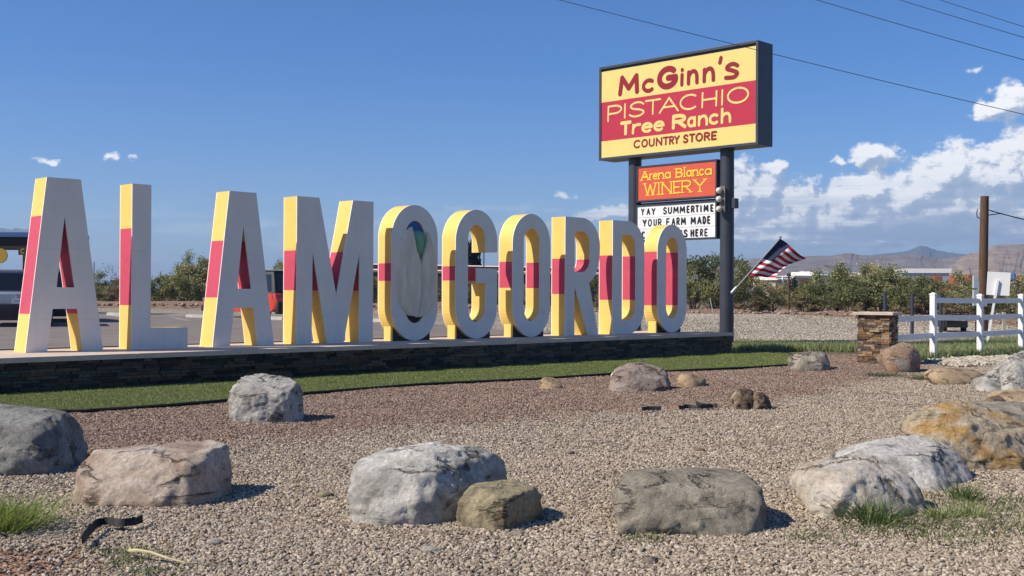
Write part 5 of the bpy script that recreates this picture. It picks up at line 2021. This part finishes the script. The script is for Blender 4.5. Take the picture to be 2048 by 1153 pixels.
p = gpt(35, 33.6)
vehicle(p, R(22), M['silver_car'], M['silver_car'], 'silver sport utility car seen from behind at the left edge, beside the first A', emblem=True)
p = gpt(122, 38.5)
vehicle(p, R(24), M['white_car'], M['white_car'], 'white sport utility car half hidden behind the first letter A', H=1.85)
p = gpt(592, 45.6)
vehicle(p, R(50), M['red_car'], M['plastic_black'], 'orange-red car with a black top, behind the second A', L=5.0, W=1.95, H=1.95, plate=False)

# wheel stops and bay lines
A0, A1 = Vector((-24, 51.6, 0)), Vector((-2.5, 40.6, 0))
dr = (A1 - A0).normalized()
stp = None
for i, px in enumerate((60, 216, 374, 492, 600, 700)):
    ca = ray(px, 640)
    t = ((A0.y * ca.x / ca.y) - A0.x) / (dr.x - dr.y * ca.x / ca.y)
    c = A0 + dr * (t + .9)
    lab = ['left end, by the silver car', 'right of the first A', 'left of the second A', 'behind the legs of the second A', 'behind the M', 'right of the M'][i]
    e = empty('wheel_stop', (c.x, c.y, TZ(c.x, c.y) + .03), math.atan2(dr.y, dr.x), 'concrete wheel stop at the car park edge, ' + lab, 'wheel stop', 'wheel stops along the car park edge')
    mb = MB()
    mb.prism([(-.09, 0), (.09, 0), (.06, .13), (-.06, .13)], -.9, .9)
    mb.v = [(y, -x, z) for x, y, z in mb.v]
    mb.build('block', M['concrete'], e)
for i in range(8):
    c = A0 + dr * (2.4 + i * 3.0)
    d2 = Vector((.42, -.9, 0)).normalized()
    a_, b_ = c + d2 * .5, c + d2 * 5.6
    w_ = dr * .05
    mb = MB()
    vs, fs = [], []
    for k in range(7):
        q = a_.lerp(b_, k / 6)
        for s in (-1, 1):
            r_ = q + w_ * s
            vs.append((r_.x, r_.y, TZ(r_.x, r_.y) + .036))
    fs = [(2 * k, 2 * k + 1, 2 * k + 3, 2 * k + 2) for k in range(6)]
    mb.add(vs, fs)
    tag(mb.build('bay_line', M['stripe_white']), 'worn white parking bay line', kind='structure')

# ------------------------------------------------------------------ canopy at the left edge
cz = 50.0
cr_ = at(128, 470, cz)
can = empty('canopy', (cr_.x, cz, TZ(cr_.x, cz)), 0, 'open shelter with a blue-edged flat roof on dark posts behind the first letter', 'canopy')
zt_, zb_ = at(60, 463.5, cz).z - can.location.z, at(60, 476, cz).z - can.location.z
mb = MB()
mb.box((-6.0, 1.5, (zt_ + zb_) / 2), (12.0, 3.0, zt_ - zb_ - .04))
mb.build('fascia', M['canopy_blue'], can, bevel=.03)
mb = MB()
mb.box((-6.0, 1.5, zt_ + .04), (11.9, 2.9, .12))
for i in range(20):
    mb.box((-.4 - i * .6, 1.5, zt_ + .12), (.05, 2.8, .05))
mb.build('roof', M['canopy_roof'], can)
mb = MB()
mb.box((-6.0, 1.5, zb_ - .22), (11.4, 2.7, .42))
mb.build('ceiling', M['dark_brown'], can)
for x, y in ((-1.75, .4), (-9.2, .4), (-1.0, 2.6), (-9.2, 2.6)):
    mb = MB()
    mb.box((x, y, (zb_ - .4) / 2), (.28, .28, zb_ - .4))
    mb.build('post', M['dark_brown'], can)
hl = MB()
hx = at(47, 500, cz - .2).x - can.location.x
z0 = at(45, 510.5, cz).z - can.location.z
z1 = at(45, 495.5, cz).z - can.location.z
hl.box((hx + .25, -.05, (z0 + z1) / 2), (1.05, .06, z1 - z0))
so = hl.build('hanging_sign', M['dark_brown'], can)
pr_ = Print(M['mustard'], so, 'sign_lettering', -.085, .04)
for ch, xo in (('C', -.18), ('A', .06)):
    pr_.glyph(ch, hx + xo, hx + xo + .18, z0 + .06, .22)
pr_.done()
mb = MB()
dx = at(0, 510, cz).x - can.location.x
zc_ = at(0, 512, cz).z - can.location.z
mb.tube([(dx, -.06, zc_), (dx, .02, zc_)], .33, 24)
mb.build('round_sign', M['mustard'], can)

# ------------------------------------------------------------------ long shed with a pale roof behind the middle letters
def far_pt(px, py, Y):
    return at(px, py, Y)


def building(nm, label, pl_, pr2, Yl, Yr, depth, roofmat, wallmat, ytop_l, ytop_r, roof_h, over=.4, nposts=0, gable=0.0, cat_='building', windows=0):
    a_ = far_pt(pl_, ytop_l, Yl)
    b_ = far_pt(pr2, ytop_r, Yr)
    za = TZ(a_.x, a_.y)
    ht = (a_.z + b_.z) / 2 - za
    d = Vector((b_.x - a_.x, b_.y - a_.y, 0))
    L_ = d.length
    e = empty(nm, (a_.x, a_.y, za), math.atan2(d.y, d.x), label, cat_)
    mb = MB()
    mb.box((L_ / 2, depth / 2, (ht - roof_h) / 2 - .2), (L_ - 2 * over, depth - 2 * over, ht - roof_h + .4))
    wall = mb.build('wall', M[wallmat], e)
    mb = MB()
    if gable:
        mb.prism([(-over, 0), (depth / 2, gable), (depth + over, 0), (depth + over, -roof_h), (-over, -roof_h)], 0, L_)
        mb.v = [(y, x, z + ht - gable) for x, y, z in mb.v]
    else:
        mb.box((L_ / 2, depth / 2, ht - roof_h / 2), (L_, depth, roof_h))
    mb.build('roof', M[roofmat], e)
    for i in range(windows):
        x = L_ * (i + .7) / windows
        mb = MB()
        mb.box((x, over - .03, (ht - roof_h) * .55), (min(1.4, L_ / windows * .4), .06, (ht - roof_h) * .35))
        mb.build('window', M['glass_dark'], e)
    for i in range(nposts):
        mb = MB()
        mb.box((L_ * (i + .5) / nposts, -.4, (ht - roof_h) / 2), (.2, .2, ht - roof_h))
        mb.build('post', M['far_white'], e)
    return e


building('long_shed', 'long low shed with a pale flat roof seen through the O and the G', 700, 1260, 103, 118, 8, 'far_roof', 'far_wall', 520.5, 538, .2, windows=9, gable=.7)
building('mobile_home', 'tan house with a white porch roof below the flag', 1551, 1592, 150, 152, 5, 'far_white', 'far_tan', 551.5, 552.5, .12, nposts=2, gable=.45, windows=1)
building('mobile_home', 'low tan house with a brownish roof behind the orange bush', 1590, 1636, 165, 167, 6, 'far_roof', 'far_tan', 551.5, 552.5, .35, windows=2)
building('mobile_home', 'long white trailer house behind the bushes right of the flag', 1632, 1722, 170, 178, 5, 'far_white', 'far_white', 542.5, 545, .12, windows=4, gable=.6)
building('warehouse', 'pale grey warehouse with a low roof at the foot of the hills', 1800, 1903, 262, 260, 10, 'far_white', 'metal_grey', 541, 534, 1.0, windows=5)
building('warehouse', 'white shed end just left of the pale grey warehouse', 1722, 1778, 232, 236, 6, 'far_white', 'far_white', 545, 547, .8, windows=2)
# row of orange machines and fencing
ox = 0
for i, (a_, b_, y0, mt, lab, hh_) in enumerate(((1868, 1905, 551, 'far_orange', 'orange farm implement leftmost in the row behind the bushes', 1.1),
                                      (1907, 1936, 549, 'far_orange', 'orange machine in the middle of the row behind the bushes', 1.3),
                                      (1937, 1957, 548, 'far_orange', 'orange machine just left of the wooden pole, far behind', 1.4),
                                      (2018, 2028, 552, 'far_orange', 'orange machine just right of the white board, far behind', 1.2),
                                      (2029, 2040, 546, 'far_blue', 'blue tank at the far right behind the bushes', 1.6),
                                      (2041, 2090, 551, 'far_orange', 'orange machine at the right edge, far behind', 1.3))):
    P0, P1 = at(a_, y0, 120), at(b_, y0, 120)
    e = empty('farm_machine', (P0.x, 120, TZ(P0.x, 120)), 0, lab, 'machine')
    w_ = P1.x - P0.x
    h_ = P0.z - TZ(P0.x, 120)
    mb = MB()
    mb.box((w_ / 2, 1, h_ * .45), (w_ * .96, 1.6, h_ * .35))
    mb.box((w_ * .3, 1, h_ * .78), (w_ * .45, 1.4, h_ * .40))
    mb.build('body', M[mt], e, bevel=.08)
    for sx in (.2, .8):
        mb = MB()
        mb.tube([(w_ * sx, .1, h_ * .2), (w_ * sx, .4, h_ * .2)], min(w_ * .15, h_ * .22), 12)
        mb.build('wheel', M['rubber'], e)

# ------------------------------------------------------------------ bushes and trees
def leaf_cloud(rng, lobes, n, size, base_col, top_light=.5, sprig=0.0):
    """small leaf faces through the volume of several lobes"""
    vs, cs = [], []
    tot = sum(l[3] * l[4] for l in lobes)
    for (cx, cy, cz_, rx, rz_) in lobes:
        k = int(n * rx * rz_ / tot)
        d = rng.normal(size=(k, 3))
        d /= np.linalg.norm(d, axis=1)[:, None]
        r_ = rng.random(k) ** .45
        # clumps: push leaves towards random twig ends
        nt_ = max(6, int(26 * rx))
        tw = rng.normal(size=(nt_, 3))
        tw /= np.linalg.norm(tw, axis=1)[:, None]
        idx = rng.integers(0, nt_, k)
        mixf = .55 + .25 * rng.random(k)
        d = d * (1 - mixf)[:, None] + tw[idx] * mixf[:, None]
        p = d * r_[:, None] * np.array([rx, rx, rz_]) * 1.25 + np.array([cx, cy, cz_])
        up_ = rng.random(k) < sprig
        p[up_, 2] += rng.random(up_.sum()) * rz_ * .55
        tone = .62 + .5 * rng.random(k) + .22 * np.sin(idx * 2.4)
        c = np.array(base_col) * tone[:, None]
        yel = rng.random(k) < .10
        c[yel] = c[yel] * np.array([1.3, 1.15, .85])
        vs.append(p)
        cs.append(c)
    p = np.concatenate(vs)
    c = np.concatenate(cs)
    keep = p[:, 2] > .12
    p, c = p[keep], c[keep]
    k = len(p)
    u = rng.normal(size=(k, 3))
    u /= np.linalg.norm(u, axis=1)[:, None]
    v = np.cross(u, rng.normal(size=(k, 3)))
    v /= np.linalg.norm(v, axis=1)[:, None]
    s = size * (.55 + .9 * rng.random((k, 1)))
    a_, b_, c_, d_ = p - u * s, p + v * s * .5, p + u * s, p - v * s * .5
    V = np.stack([a_, b_, c_, d_], 1).reshape(-1, 3)
    return V, np.arange(4 * k), np.repeat(c, 4, 0)


def stems(mb, rng, lobes, h0, r0, n):
    for i in range(n):
        l = lobes[rng.integers(0, len(lobes))]
        e_ = np.array(l[:3]) + rng.normal(size=3) * np.array([l[3], l[3], l[4]]) * .45
        b_ = np.array([rng.normal() * .15, rng.normal() * .15, -.1])
        m_ = (b_ + e_) / 2 + rng.normal(size=3) * .18
        r_ = r0 * (.6 + .6 * rng.random())
        mb.tube([b_, m_, e_], [r_, r_ * .6, r_ * .2], 5, cap=False)


def bush_proto(name, seed, w, h, n, size, colr, nl, label, cat_, group, dead=False, sprig=.25, stem_n=12, r0=.035):
    rng = np.random.default_rng(seed)
    e = empty(name, (0, 0, 0), 0, label, cat_, group)
    lobes = []
    for i in range(nl):
        a_ = rng.random() * 6.283
        rr = rng.random() ** .6
        zc = h * (.20 + .74 * rng.random() ** 1.2 * (1 - .40 * rr))
        lobes.append((math.cos(a_) * rr * w * .36, math.sin(a_) * rr * w * .36, zc, w * (.08 + .11 * rng.random()), h * (.08 + .12 * rng.random())))
    mb = MB()
    stems(mb, rng, lobes, h, r0, stem_n)
    mb.build('trunk', M['bark'], e)
    V, Fi, Cc = leaf_cloud(rng, lobes, n, size, colr, sprig=sprig)
    fast_mesh('crown', V, Fi, 4, M['leaf'], e, Cc)
    return e


GREEN = (.25, .26, .125)
DARKG = (.19, .205, .105)
OLIV = (.34, .31, .17)
BR_ = 'mesquite and creosote bushes along the far edge of the gravel'
protos = []
for i in range(5):
    protos.append(bush_proto('mesquite_bush', 100 + i, 4.4, 2.9, 7500, .06, (GREEN, (.165, .18, .085), (.205, .215, .10), DARKG, OLIV)[i], int(15 + 3 * i), 'x', 'bush', BR_, sprig=.25 + .09 * i, stem_n=22))
tall = [bush_proto('mesquite_tree', 140 + i, 4.0, 4.4, 8500, .06, GREEN, 17, 'x', 'tree', 'taller mesquite trees among the bushes', sprig=.4, stem_n=22, r0=.05) for i in range(2)]
sparse = bush_proto('bare_bush', 170, 3.6, 3.6, 900, .05, (.17, .15, .09), 12, 'x', 'tree', None, sprig=.5, stem_n=60, r0=.022)
pine = bush_proto('round_tree', 180, 4.2, 5.2, 9000, .16, (.022, .034, .018), 16, 'dense dark round tree standing behind the shed, seen through the G', 'tree', None, sprig=0.05, stem_n=8, r0=.1)
lowb = [bush_proto('dry_shrub', 190 + i, 2.2, 1.0, 2200, .055, ((.24, .19, .11), (.20, .185, .085))[i], 8, 'x', 'shrub', 'low dry shrubs at the foot of the bushes', sprig=.3) for i in range(2)]
placed = set()


def plant(proto, px, Y, s, label=None, rz=None, sz=1.0):
    o = proto if proto.name not in placed else copy_tree(proto)
    placed.add(proto.name)
    x = (px - 1024) / F_PX * Y
    o.location = (x, Y, TZ(x, Y) - .05)
    o.rotation_euler = (0, 0, random.uniform(0, 6.28) if rz is None else rz)
    o.scale = (s, s, s * sz)
    if label:
        o['label'] = label
    return o


LB = 'green mesquite bush in the continuous row beyond the gravel'
rb = random.Random(5)
# (px, distance, scale): right side, near row
row = [(1385, 74, .95), (1418, 76, 1.25), (1480, 72, .95), (1512, 76, .85), (1545, 73, .7), (1600, 80, .70), (1638, 74, .95), (1672, 76, 1.15), (1706, 72, 1.15), (1738, 78, 1.25),
       (1768, 72, 1.2), (1800, 74, 1.15), (1832, 70, .95), (1862, 73, .95), (1895, 70, .82), (1925, 73, .8), (1948, 76, .85), (1985, 70, .8), (2015, 74, .8), (2050, 70, .95), (2085, 74, 1.0), (2120, 71, 1.0),
       (1352, 80, 1.0), (1315, 82, 1.0), (1280, 84, 1.0), (1240, 86, .95), (1200, 88, 1.0), (1165, 90, .95), (1120, 92, .95), (1075, 92, .8), (1030, 94, .7), (985, 94, .7), (940, 90, .62), (895, 94, .75), (850, 94, .75), (800, 93, .8), (750, 94, .8),
       (700, 92, .8), (650, 91, .9), (600, 90, 1.0), (555, 90, 1.0), (520, 88, 1.05), (480, 89, 1.1), (440, 88, 1.1), (405, 87, 1.15), (365, 87, 1.2), (328, 88, 1.1), (295, 87, .9), (262, 88, .85), (230, 87, .82), (198, 88, .85), (160, 88, .9), (120, 87, .9), (80, 88, .9), (40, 88, .9), (0, 88, .9), (-50, 88, 1), (-100, 88, 1)]
MARKS = [(20, 'the silver car'), (110, 'the first A'), (215, 'the thin half-bare tree'), (285, 'the L'), (480, 'the second A'), (665, 'the M'), (830, 'the pistachio O'), (955, 'the G'), (1063, 'the open O'), (1165, 'the R'), (1257, 'the D'),
         (1344, 'the last O'), (1452, 'the right sign post'), (1540, 'the flag'), (1600, 'the thin steel pipe'), (1640, 'the dark rock at the lawn end'), (1700, 'the gap before the pillar'), (1769, 'the stone pillar'),
         (1824, 'the middle bollard'), (1868, 'the first fence post'), (1910, 'the black trailer'), (1966, 'the wooden pole'), (2000, 'the white board'), (2045, 'the third fence post')]


def where(px):
    m_, nm = min(MARKS, key=lambda q: abs(q[0] - px))
    return ('right behind ' if abs(m_ - px) < 9 else 'just left of ' if px < m_ else 'just right of ') + nm


for i, (px, Y, s) in enumerate(row):
    lab = 'green mesquite bush, ' + where(px)
    plant(protos[i % 5], px, Y, s * rb.uniform(.85, 1.12), lab, sz=rb.uniform(.8, 1.2))
for px, Y, s, lab in ((372, 86, 1.0, 'tall airy mesquite tree between the L and the second A'), (412, 90, .9, 'mesquite tree partly hidden by the second A'), (1736, 76, .78, 'tallest sprig-topped mesquite behind the stone pillar'),
                      (1772, 80, .72, 'tall mesquite just right of the tallest one behind the pillar'), (1430, 84, .75, 'tall mesquite behind the foot of the sign post'), (2062, 66, .72, 'mesquite tree at the right edge beyond the fence'), (570, 100, .95, 'mesquite tree crown showing left of the M')):
    plant(tall[placed.__len__() % 2], px, Y, s, lab)
for px, Y, s, lab in ((228, 84, 1.0, 'thin half-bare tree left of the L'), (322, 90, .95, 'thin half-bare tree right of the L'), (205, 92, .7, 'small half-bare tree beside the first A')):
    plant(sparse, px, Y, s, lab)
plant(pine, 944, 127, .82, sz=1.75)
for i in range(26):
    px = rb.choice([rb.uniform(1380, 2100), rb.uniform(1380, 2100), rb.uniform(200, 560), rb.uniform(700, 1300)])
    Y = rb.uniform(66, 70) if px > 1370 else rb.uniform(80, 83)
    plant(lowb[i % 2], px, Y, rb.uniform(.6, 1.1), 'low dry shrub before the bushes, ' + where(px))
byl = {}
for o in list(COL.objects):
    if o.get('group') in (BR_, 'low dry shrubs at the foot of the bushes') and o.get('label'):
        byl.setdefault(o['label'], []).append(o)
for lb, ob in byl.items():
    if len(ob) > 1:
        ob.sort(key=lambda q: q.location.x / q.location.y)
        for o, wd in zip(ob, ('left of two', 'right of two') if len(ob) == 2 else ('left of three', 'middle of three', 'right of three', 'last of four', 'last of five')):
            o['label'] = lb + ', ' + wd
# yellow-brown small trees by the houses
tr = bush_proto('autumn_tree', 210, 3.0, 3.2, 1800, .09, (.30, .15, .05), 8, 'orange-brown small tree before the low tan house', 'tree', None)
plant(tr, 1617, 140, 1.25)
tr = bush_proto('dark_tree', 211, 2.4, 4.2, 2200, .1, (.045, .05, .025), 8, 'small dark tree under the fly end of the flag', 'tree', None)
plant(tr, 1577, 146, 1.0)

# wire fence on thin posts in front of the bushes
wf = empty('wire_fence', (-45, 76.5, TZ(-45, 76.5)), 0, 'low wire fence on thin dark posts before the bushes', 'fence')
for i in range(34):
    x = i * 3.2
    zz = TZ(-45 + x, 76.5) - wf.location.z
    mb = MB()
    mb.tube([(x, -x * .05, zz - .1), (x, -x * .05, zz + 1.15)], .03, 5)
    mb.build('post', M['wood_pole'], wf)
for z in (.35, .7, 1.05):
    mb = MB()
    mb.tube([(0, 0, z), (33 * 3.2, -33 * 3.2 * .05, z)], .008, 4)
    mb.build('wire', M['wire'], wf)

# ------------------------------------------------------------------ grass
def blades(n, xy, h, w, cols, rng, lean=.5, bend=.5):
    x, y = xy
    n = len(x)
    hh = h * (.5 + .7 * rng.random(n))
    a_ = rng.random(n) * 6.283
    dx, dy = np.cos(a_), np.sin(a_)
    la = rng.random(n) * 6.283
    ln = lean * hh * (.2 + rng.random(n))
    lx, ly = np.cos(la) * ln, np.sin(la) * ln
    z = terrain(x, y) - .01
    ww = w * (.6 + .8 * rng.random(n))
    rows_ = []
    for t, k in ((0, 1), (.55, .8), (1, 0.05)):
        f = t * t * bend + t * (1 - bend)
        cx, cy, czz = x + lx * f, y + ly * f, z + hh * t * (1 - .15 * t)
        rows_.append(np.stack([cx - dx * ww * k, cy - dy * ww * k, czz], -1))
        rows_.append(np.stack([cx + dx * ww * k, cy + dy * ww * k, czz], -1))
    V = np.stack(rows_, 1).reshape(-1, 3)
    b_ = np.arange(n)[:, None] * 6
    F_ = np.concatenate([b_ + [0, 1, 3, 2], b_ + [2, 3, 5, 4]], 1).reshape(-1)
    ci = rng.integers(0, len(cols), n)
    C_ = np.array(cols)[ci] * (.7 + .6 * rng.random((n, 1)))
    return V, F_, np.repeat(C_, 6, 0)


GC = [(.22, .27, .11), (.28, .31, .15), (.17, .22, .09), (.38, .36, .21), (.25, .29, .13)]
gr_ = np.random.default_rng(77)
x = gr_.random(60000) * 6 + 6.2
y = gr_.random(60000) * 7.5 + 31.5
dn = nz(x, y, 1.3, 3) * .5 + .5 * nz(x, y, 3.1, 1)
yb_ = 36.6 + .06 * (x - 8) + .35 * nz(x, y, 1.1, 1)
k = inside(x, y, GRASS_A) & ((y < yb_) | (dn > .55)) & (y > 33.6 - .25 * np.maximum(0, x - 8.5))
V, F_, C_ = blades(0, (x[k], y[k]), .24, .010, GC, gr_)
tag(fast_mesh('wild_grass', V, F_, 4, M['blade'], col=C_), 'wild grass growing between the lawn end and the pillar', kind='stuff')
x = gr_.random(90000) * 13 + 9.3
y = gr_.random(90000) * 15 + 28
d_ = (y - 30.2) - (x - 11.0)            # distance behind the fence line
dn = nz(x, y, 1.1, 3) * .5 + .5 * nz(x, y, 2.9, 1)
k = inside(x, y, GRASS_B) & (d_ > -1.1) & (d_ < 6) & (gr_.random(90000) < np.clip(1.15 - d_ / 5.5 + .5 * dn, 0, 1))
V, F_, C_ = blades(0, (x[k], y[k]), .22, .009, GC, gr_)
tag(fast_mesh('wild_grass', V, F_, 4, M['blade'], col=C_), 'wild grass growing under and behind the white rail fence', kind='stuff')
# sparse weeds on the pale slope
x = gr_.random(22000) * 24 + 2
y = gr_.random(22000) * 30 + 37
k = (nz(x, y, .55, 5) + .3 * nz(x, y, 2.2, 2) > .35) & (st_of(x, y)[1] > 1.5) & ~inside(x, y, LOT)
V, F_, C_ = blades(0, (x[k], y[k]), .07, .012, [(.20, .20, .10), (.27, .25, .14), (.15, .16, .08)], gr_)
tag(fast_mesh('weeds', V, F_, 4, M['blade'], col=C_), 'sparse low weeds on the pale gravel slope', kind='stuff')
# thin ground cover around the right-hand boulders
pcs = [G(*q) for q in ((1770, 1040), (1840, 1050), (1900, 1040), (1960, 1060), (1880, 1010), (1990, 1020), (1950, 1000), (2030, 1000), (2040, 1040), (1820, 1060))]
xs, ys = [], []
for q in pcs:
    kk = 230
    xs.append(q.x + gr_.normal(size=kk) * .28)
    ys.append(q.y + gr_.normal(size=kk) * .26)
for q in ((300, 1145), (260, 1120), (250, 1100), (1300, 1078), (1620, 1075)):
    q = G(*q)
    xs.append(q.x + gr_.normal(size=90) * .10)
    ys.append(q.y + gr_.normal(size=90) * .08)
x, y = np.concatenate(xs), np.concatenate(ys)
V, F_, C_ = blades(0, (x, y), .05, .004, [(.15, .17, .07), (.20, .21, .09), (.13, .16, .08)], gr_, lean=1.2)
tag(fast_mesh('ground_cover', V, F_, 4, M['blade'], col=C_), 'thin green weeds spreading over the gravel', kind='stuff')


def tuft(px, py, r, h, n, label, cols=GC, lean=.8):
    q = G(px, py)
    x = q.x + gr_.normal(size=n) * r * .5
    y = q.y + gr_.normal(size=n) * r * .5
    V, F_, C_ = blades(0, (x, y), h, .004, cols, gr_, lean=lean)
    # lean the blades outwards from the middle
    blade_i = np.repeat(np.arange(n), 6)
    t = np.tile(np.array([0, 0, .45, .45, 1, 1]), n)
    ox, oy = (x - q.x)[blade_i], (y - q.y)[blade_i]
    V[:, 0] += ox * t * .9
    V[:, 1] += oy * t * .9
    V[:, :2] -= np.array([q.x, q.y])
    o = fast_mesh('grass_tuft', V, F_, 4, M['blade'], col=C_)
    o.location = (q.x, q.y, 0)
    return tag(o, label, 'grass tuft')


BG = [(.20, .26, .07), (.25, .30, .10), (.16, .22, .06), (.30, .32, .14)]
tuft(-8, 1050, .26, .22, 900, 'large bright green grass tuft cut by the left edge', BG, 1.0)
tuft(1745, 1040, .17, .19, 260, 'dark spiky grass tuft in front of the cream boulder', [(.09, .13, .05), (.13, .18, .07), (.17, .19, .09)])
tuft(1930, 990, .11, .15, 150, 'spiky grass tuft at the foot of the ochre boulder', [(.12, .17, .06), (.17, .21, .09)])
tuft(1945, 1028, .10, .12, 120, 'small grass tuft on the gravel in front of the ochre boulder', GC)
tuft(1880, 1030, .12, .10, 160, 'little grass tuft right of the cream boulder', GC)
tuft(1750, 750, .16, .10, 140, 'little dark weed on the brown gravel below the pillar', [(.07, .10, .06), (.1, .14, .08)])
tuft(1783, 750, .16, .09, 120, 'little weed beside the rusty boulder foot', [(.09, .12, .06), (.1, .14, .08)])
tuft(1843, 757, .22, .13, 180, 'weed between the rusty boulder and the long tan slab', [(.12, .15, .06), (.18, .2, .08)])
q = G(300, 1010)

# ------------------------------------------------------------------ hills
def hill_mat(name, c1, c2, scale):
    m, nt, b = new_mat(name)
    pos = N(nt, 'ShaderNodeNewGeometry').outputs['Position']
    n1 = N(nt, 'ShaderNodeTexNoise', {'Vector': V2(nt, 'MULTIPLY', pos, (1, .6, 5)), 'Scale': scale, 'Detail': 9.0, 'Roughness': .68}).outputs[0]
    r = N(nt, 'ShaderNodeValToRGB', {0: n1})
    r.color_ramp.elements[0].position, r.color_ramp.elements[0].color = .36, (*c1, 1)
    r.color_ramp.elements[1].position, r.color_ramp.elements[1].color = .64, (*c2, 1)
    nt.links.new(r.outputs[0], b.inputs['Base Color'])
    b.inputs['Roughness'].default_value = 1
    b.inputs['Specular IOR Level'].default_value = 0
    return m


def ridge(name, prof, D, mat, label, depth=.35, rough=.10, strata=0.0, seed=0, step=2.0):
    """hill from its skyline: pixel marks give the crest at distance D"""
    px0, px1 = prof[0][0], prof[-1][0]
    cols_ = int((px1 - px0) / step)
    vs, fs = [], []
    prow_ = [(-1.0, 0), (-.8, .10), (-.62, .22), (-.46, .36), (-.32, .52), (-.22, .66), (-.14, .78), (-.08, .88), (-.03, .96), (0, 1), (.05, .98), (.2, .75), (.6, .2), (1, 0)]
    P_ = np.array(prof, float)
    for i in range(cols_ + 1):
        px = px0 + (px1 - px0) * i / cols_
        py = np.interp(px, P_[:, 0], P_[:, 1])
        c = at(px, py, D)
        ch = max(c.z, .2)
        ux = c.x / D
        for j, (a_, b_) in enumerate(prow_):
            Y = D * (1 + a_ * depth)
            g_ = noise.ridged_multi_fractal(Vector((px * .035, a_ * 2.2, seed)), 1.0, 2.1, 5, 1.0, 2.0) - 1.0
            f_ = noise.fractal(Vector((px * .09, a_ * 5, seed + 3)), 1, 2, 4)
            w_ = math.sin(math.pi * min(1, b_)) if j < 9 else 0
            hz = ch * (b_ + (rough * 0 * g_ + rough * .9 * f_) * w_)
            if strata:
                hz += ch * strata * (1 if b_ > .85 else 0) * 0
            if j == 9:
                hz = ch * (1 + .012 * f_)
            vs.append((ux * Y + (Y * .004 * f_), Y, max(-1.0 if b_ == 0 else .1, hz)))
    n = len(prow_)
    for i in range(cols_):
        for j in range(n - 1):
            q = i * n + j
            fs.append((q, q + n, q + n + 1, q + 1))
    mb = MB()
    mb.add(vs, fs)
    o = mb.build(name, mat, smooth=True)
    return tag(o, label, kind='structure')


HM = hill_mat('hill_rock', (.15, .12, .095), (.27, .215, .175), .02)
HM2 = hill_mat('mesa_rock', (.17, .13, .10), (.36, .27, .20), .045)
PM = hill_mat('peak_rock', (.10, .10, .08), (.15, .14, .11), .002)
ridge('hills', [(1180, 585), (1260, 570), (1330, 556), (1376, 548), (1400, 540), (1427, 530), (1450, 521), (1469, 518), (1489, 521.5), (1503, 517.5), (1540, 516), (1580, 514.5), (1615, 513), (1661, 512), (1678, 509.5), (1690, 506.3), (1704, 506.8),
                (1718, 510), (1764, 512), (1804, 510), (1842, 510.5), (1862, 514), (1885, 518), (1908, 515), (1925, 513), (1960, 520), (2010, 530), (2080, 548), (2160, 570), (2240, 588)], 2600, HM, 'long grey-brown desert hills behind the houses', seed=1, rough=.012)
ridge('mesa_hill', [(1840, 586), (1880, 560), (1900, 535), (1918, 519), (1937, 508), (1957, 504.6), (1975, 502), (1981, 496), (1987, 491.5), (1996, 489.6), (2048, 488.8), (2120, 487), (2200, 492), (2300, 500), (2420, 530), (2560, 560), (2700, 585)], 2100, HM2,
      'flat-topped mesa with a pale rock rim at the right', seed=4, rough=.025)
ridge('far_mountain', [(1640, 585), (1690, 540), (1720, 522), (1747, 509.5), (1790, 506), (1816, 502), (1830, 495.5), (1842, 492), (1856, 494), (1876, 501.5), (1902, 506), (1925, 508.5), (1960, 518), (2000, 540), (2060, 575)], 5200, PM,
      'far blue mountain peak rising between the hills', depth=.12, seed=8, rough=.05)

# ------------------------------------------------------------------ air between the yard and the far mountain
HAZE = 0.00019
mb = MB()
HB = [(-6200, -300, -2.5), (6200, 9600, 250)]
x0, y0, z0 = HB[0]
x1, y1, z1 = HB[1]
mb.box(((x0 + x1) / 2, (y0 + y1) / 2, (z0 + z1) / 2), (x1 - x0, y1 - y0, z1 - z0))
hm = bpy.data.materials.new('haze')
hm.use_nodes = True
hn = hm.node_tree
hn.nodes.clear()
pv = N(hn, 'ShaderNodeVolumePrincipled', {'Color': (.50, .70, 1.0, 1), 'Density': HAZE, 'Anisotropy': 0.2})
oh = N(hn, 'ShaderNodeOutputMaterial')
hn.links.new(pv.outputs[0], oh.inputs['Volume'])
o = mb.build('haze', hm)
tag(o, 'thin blue desert haze', kind='stuff')
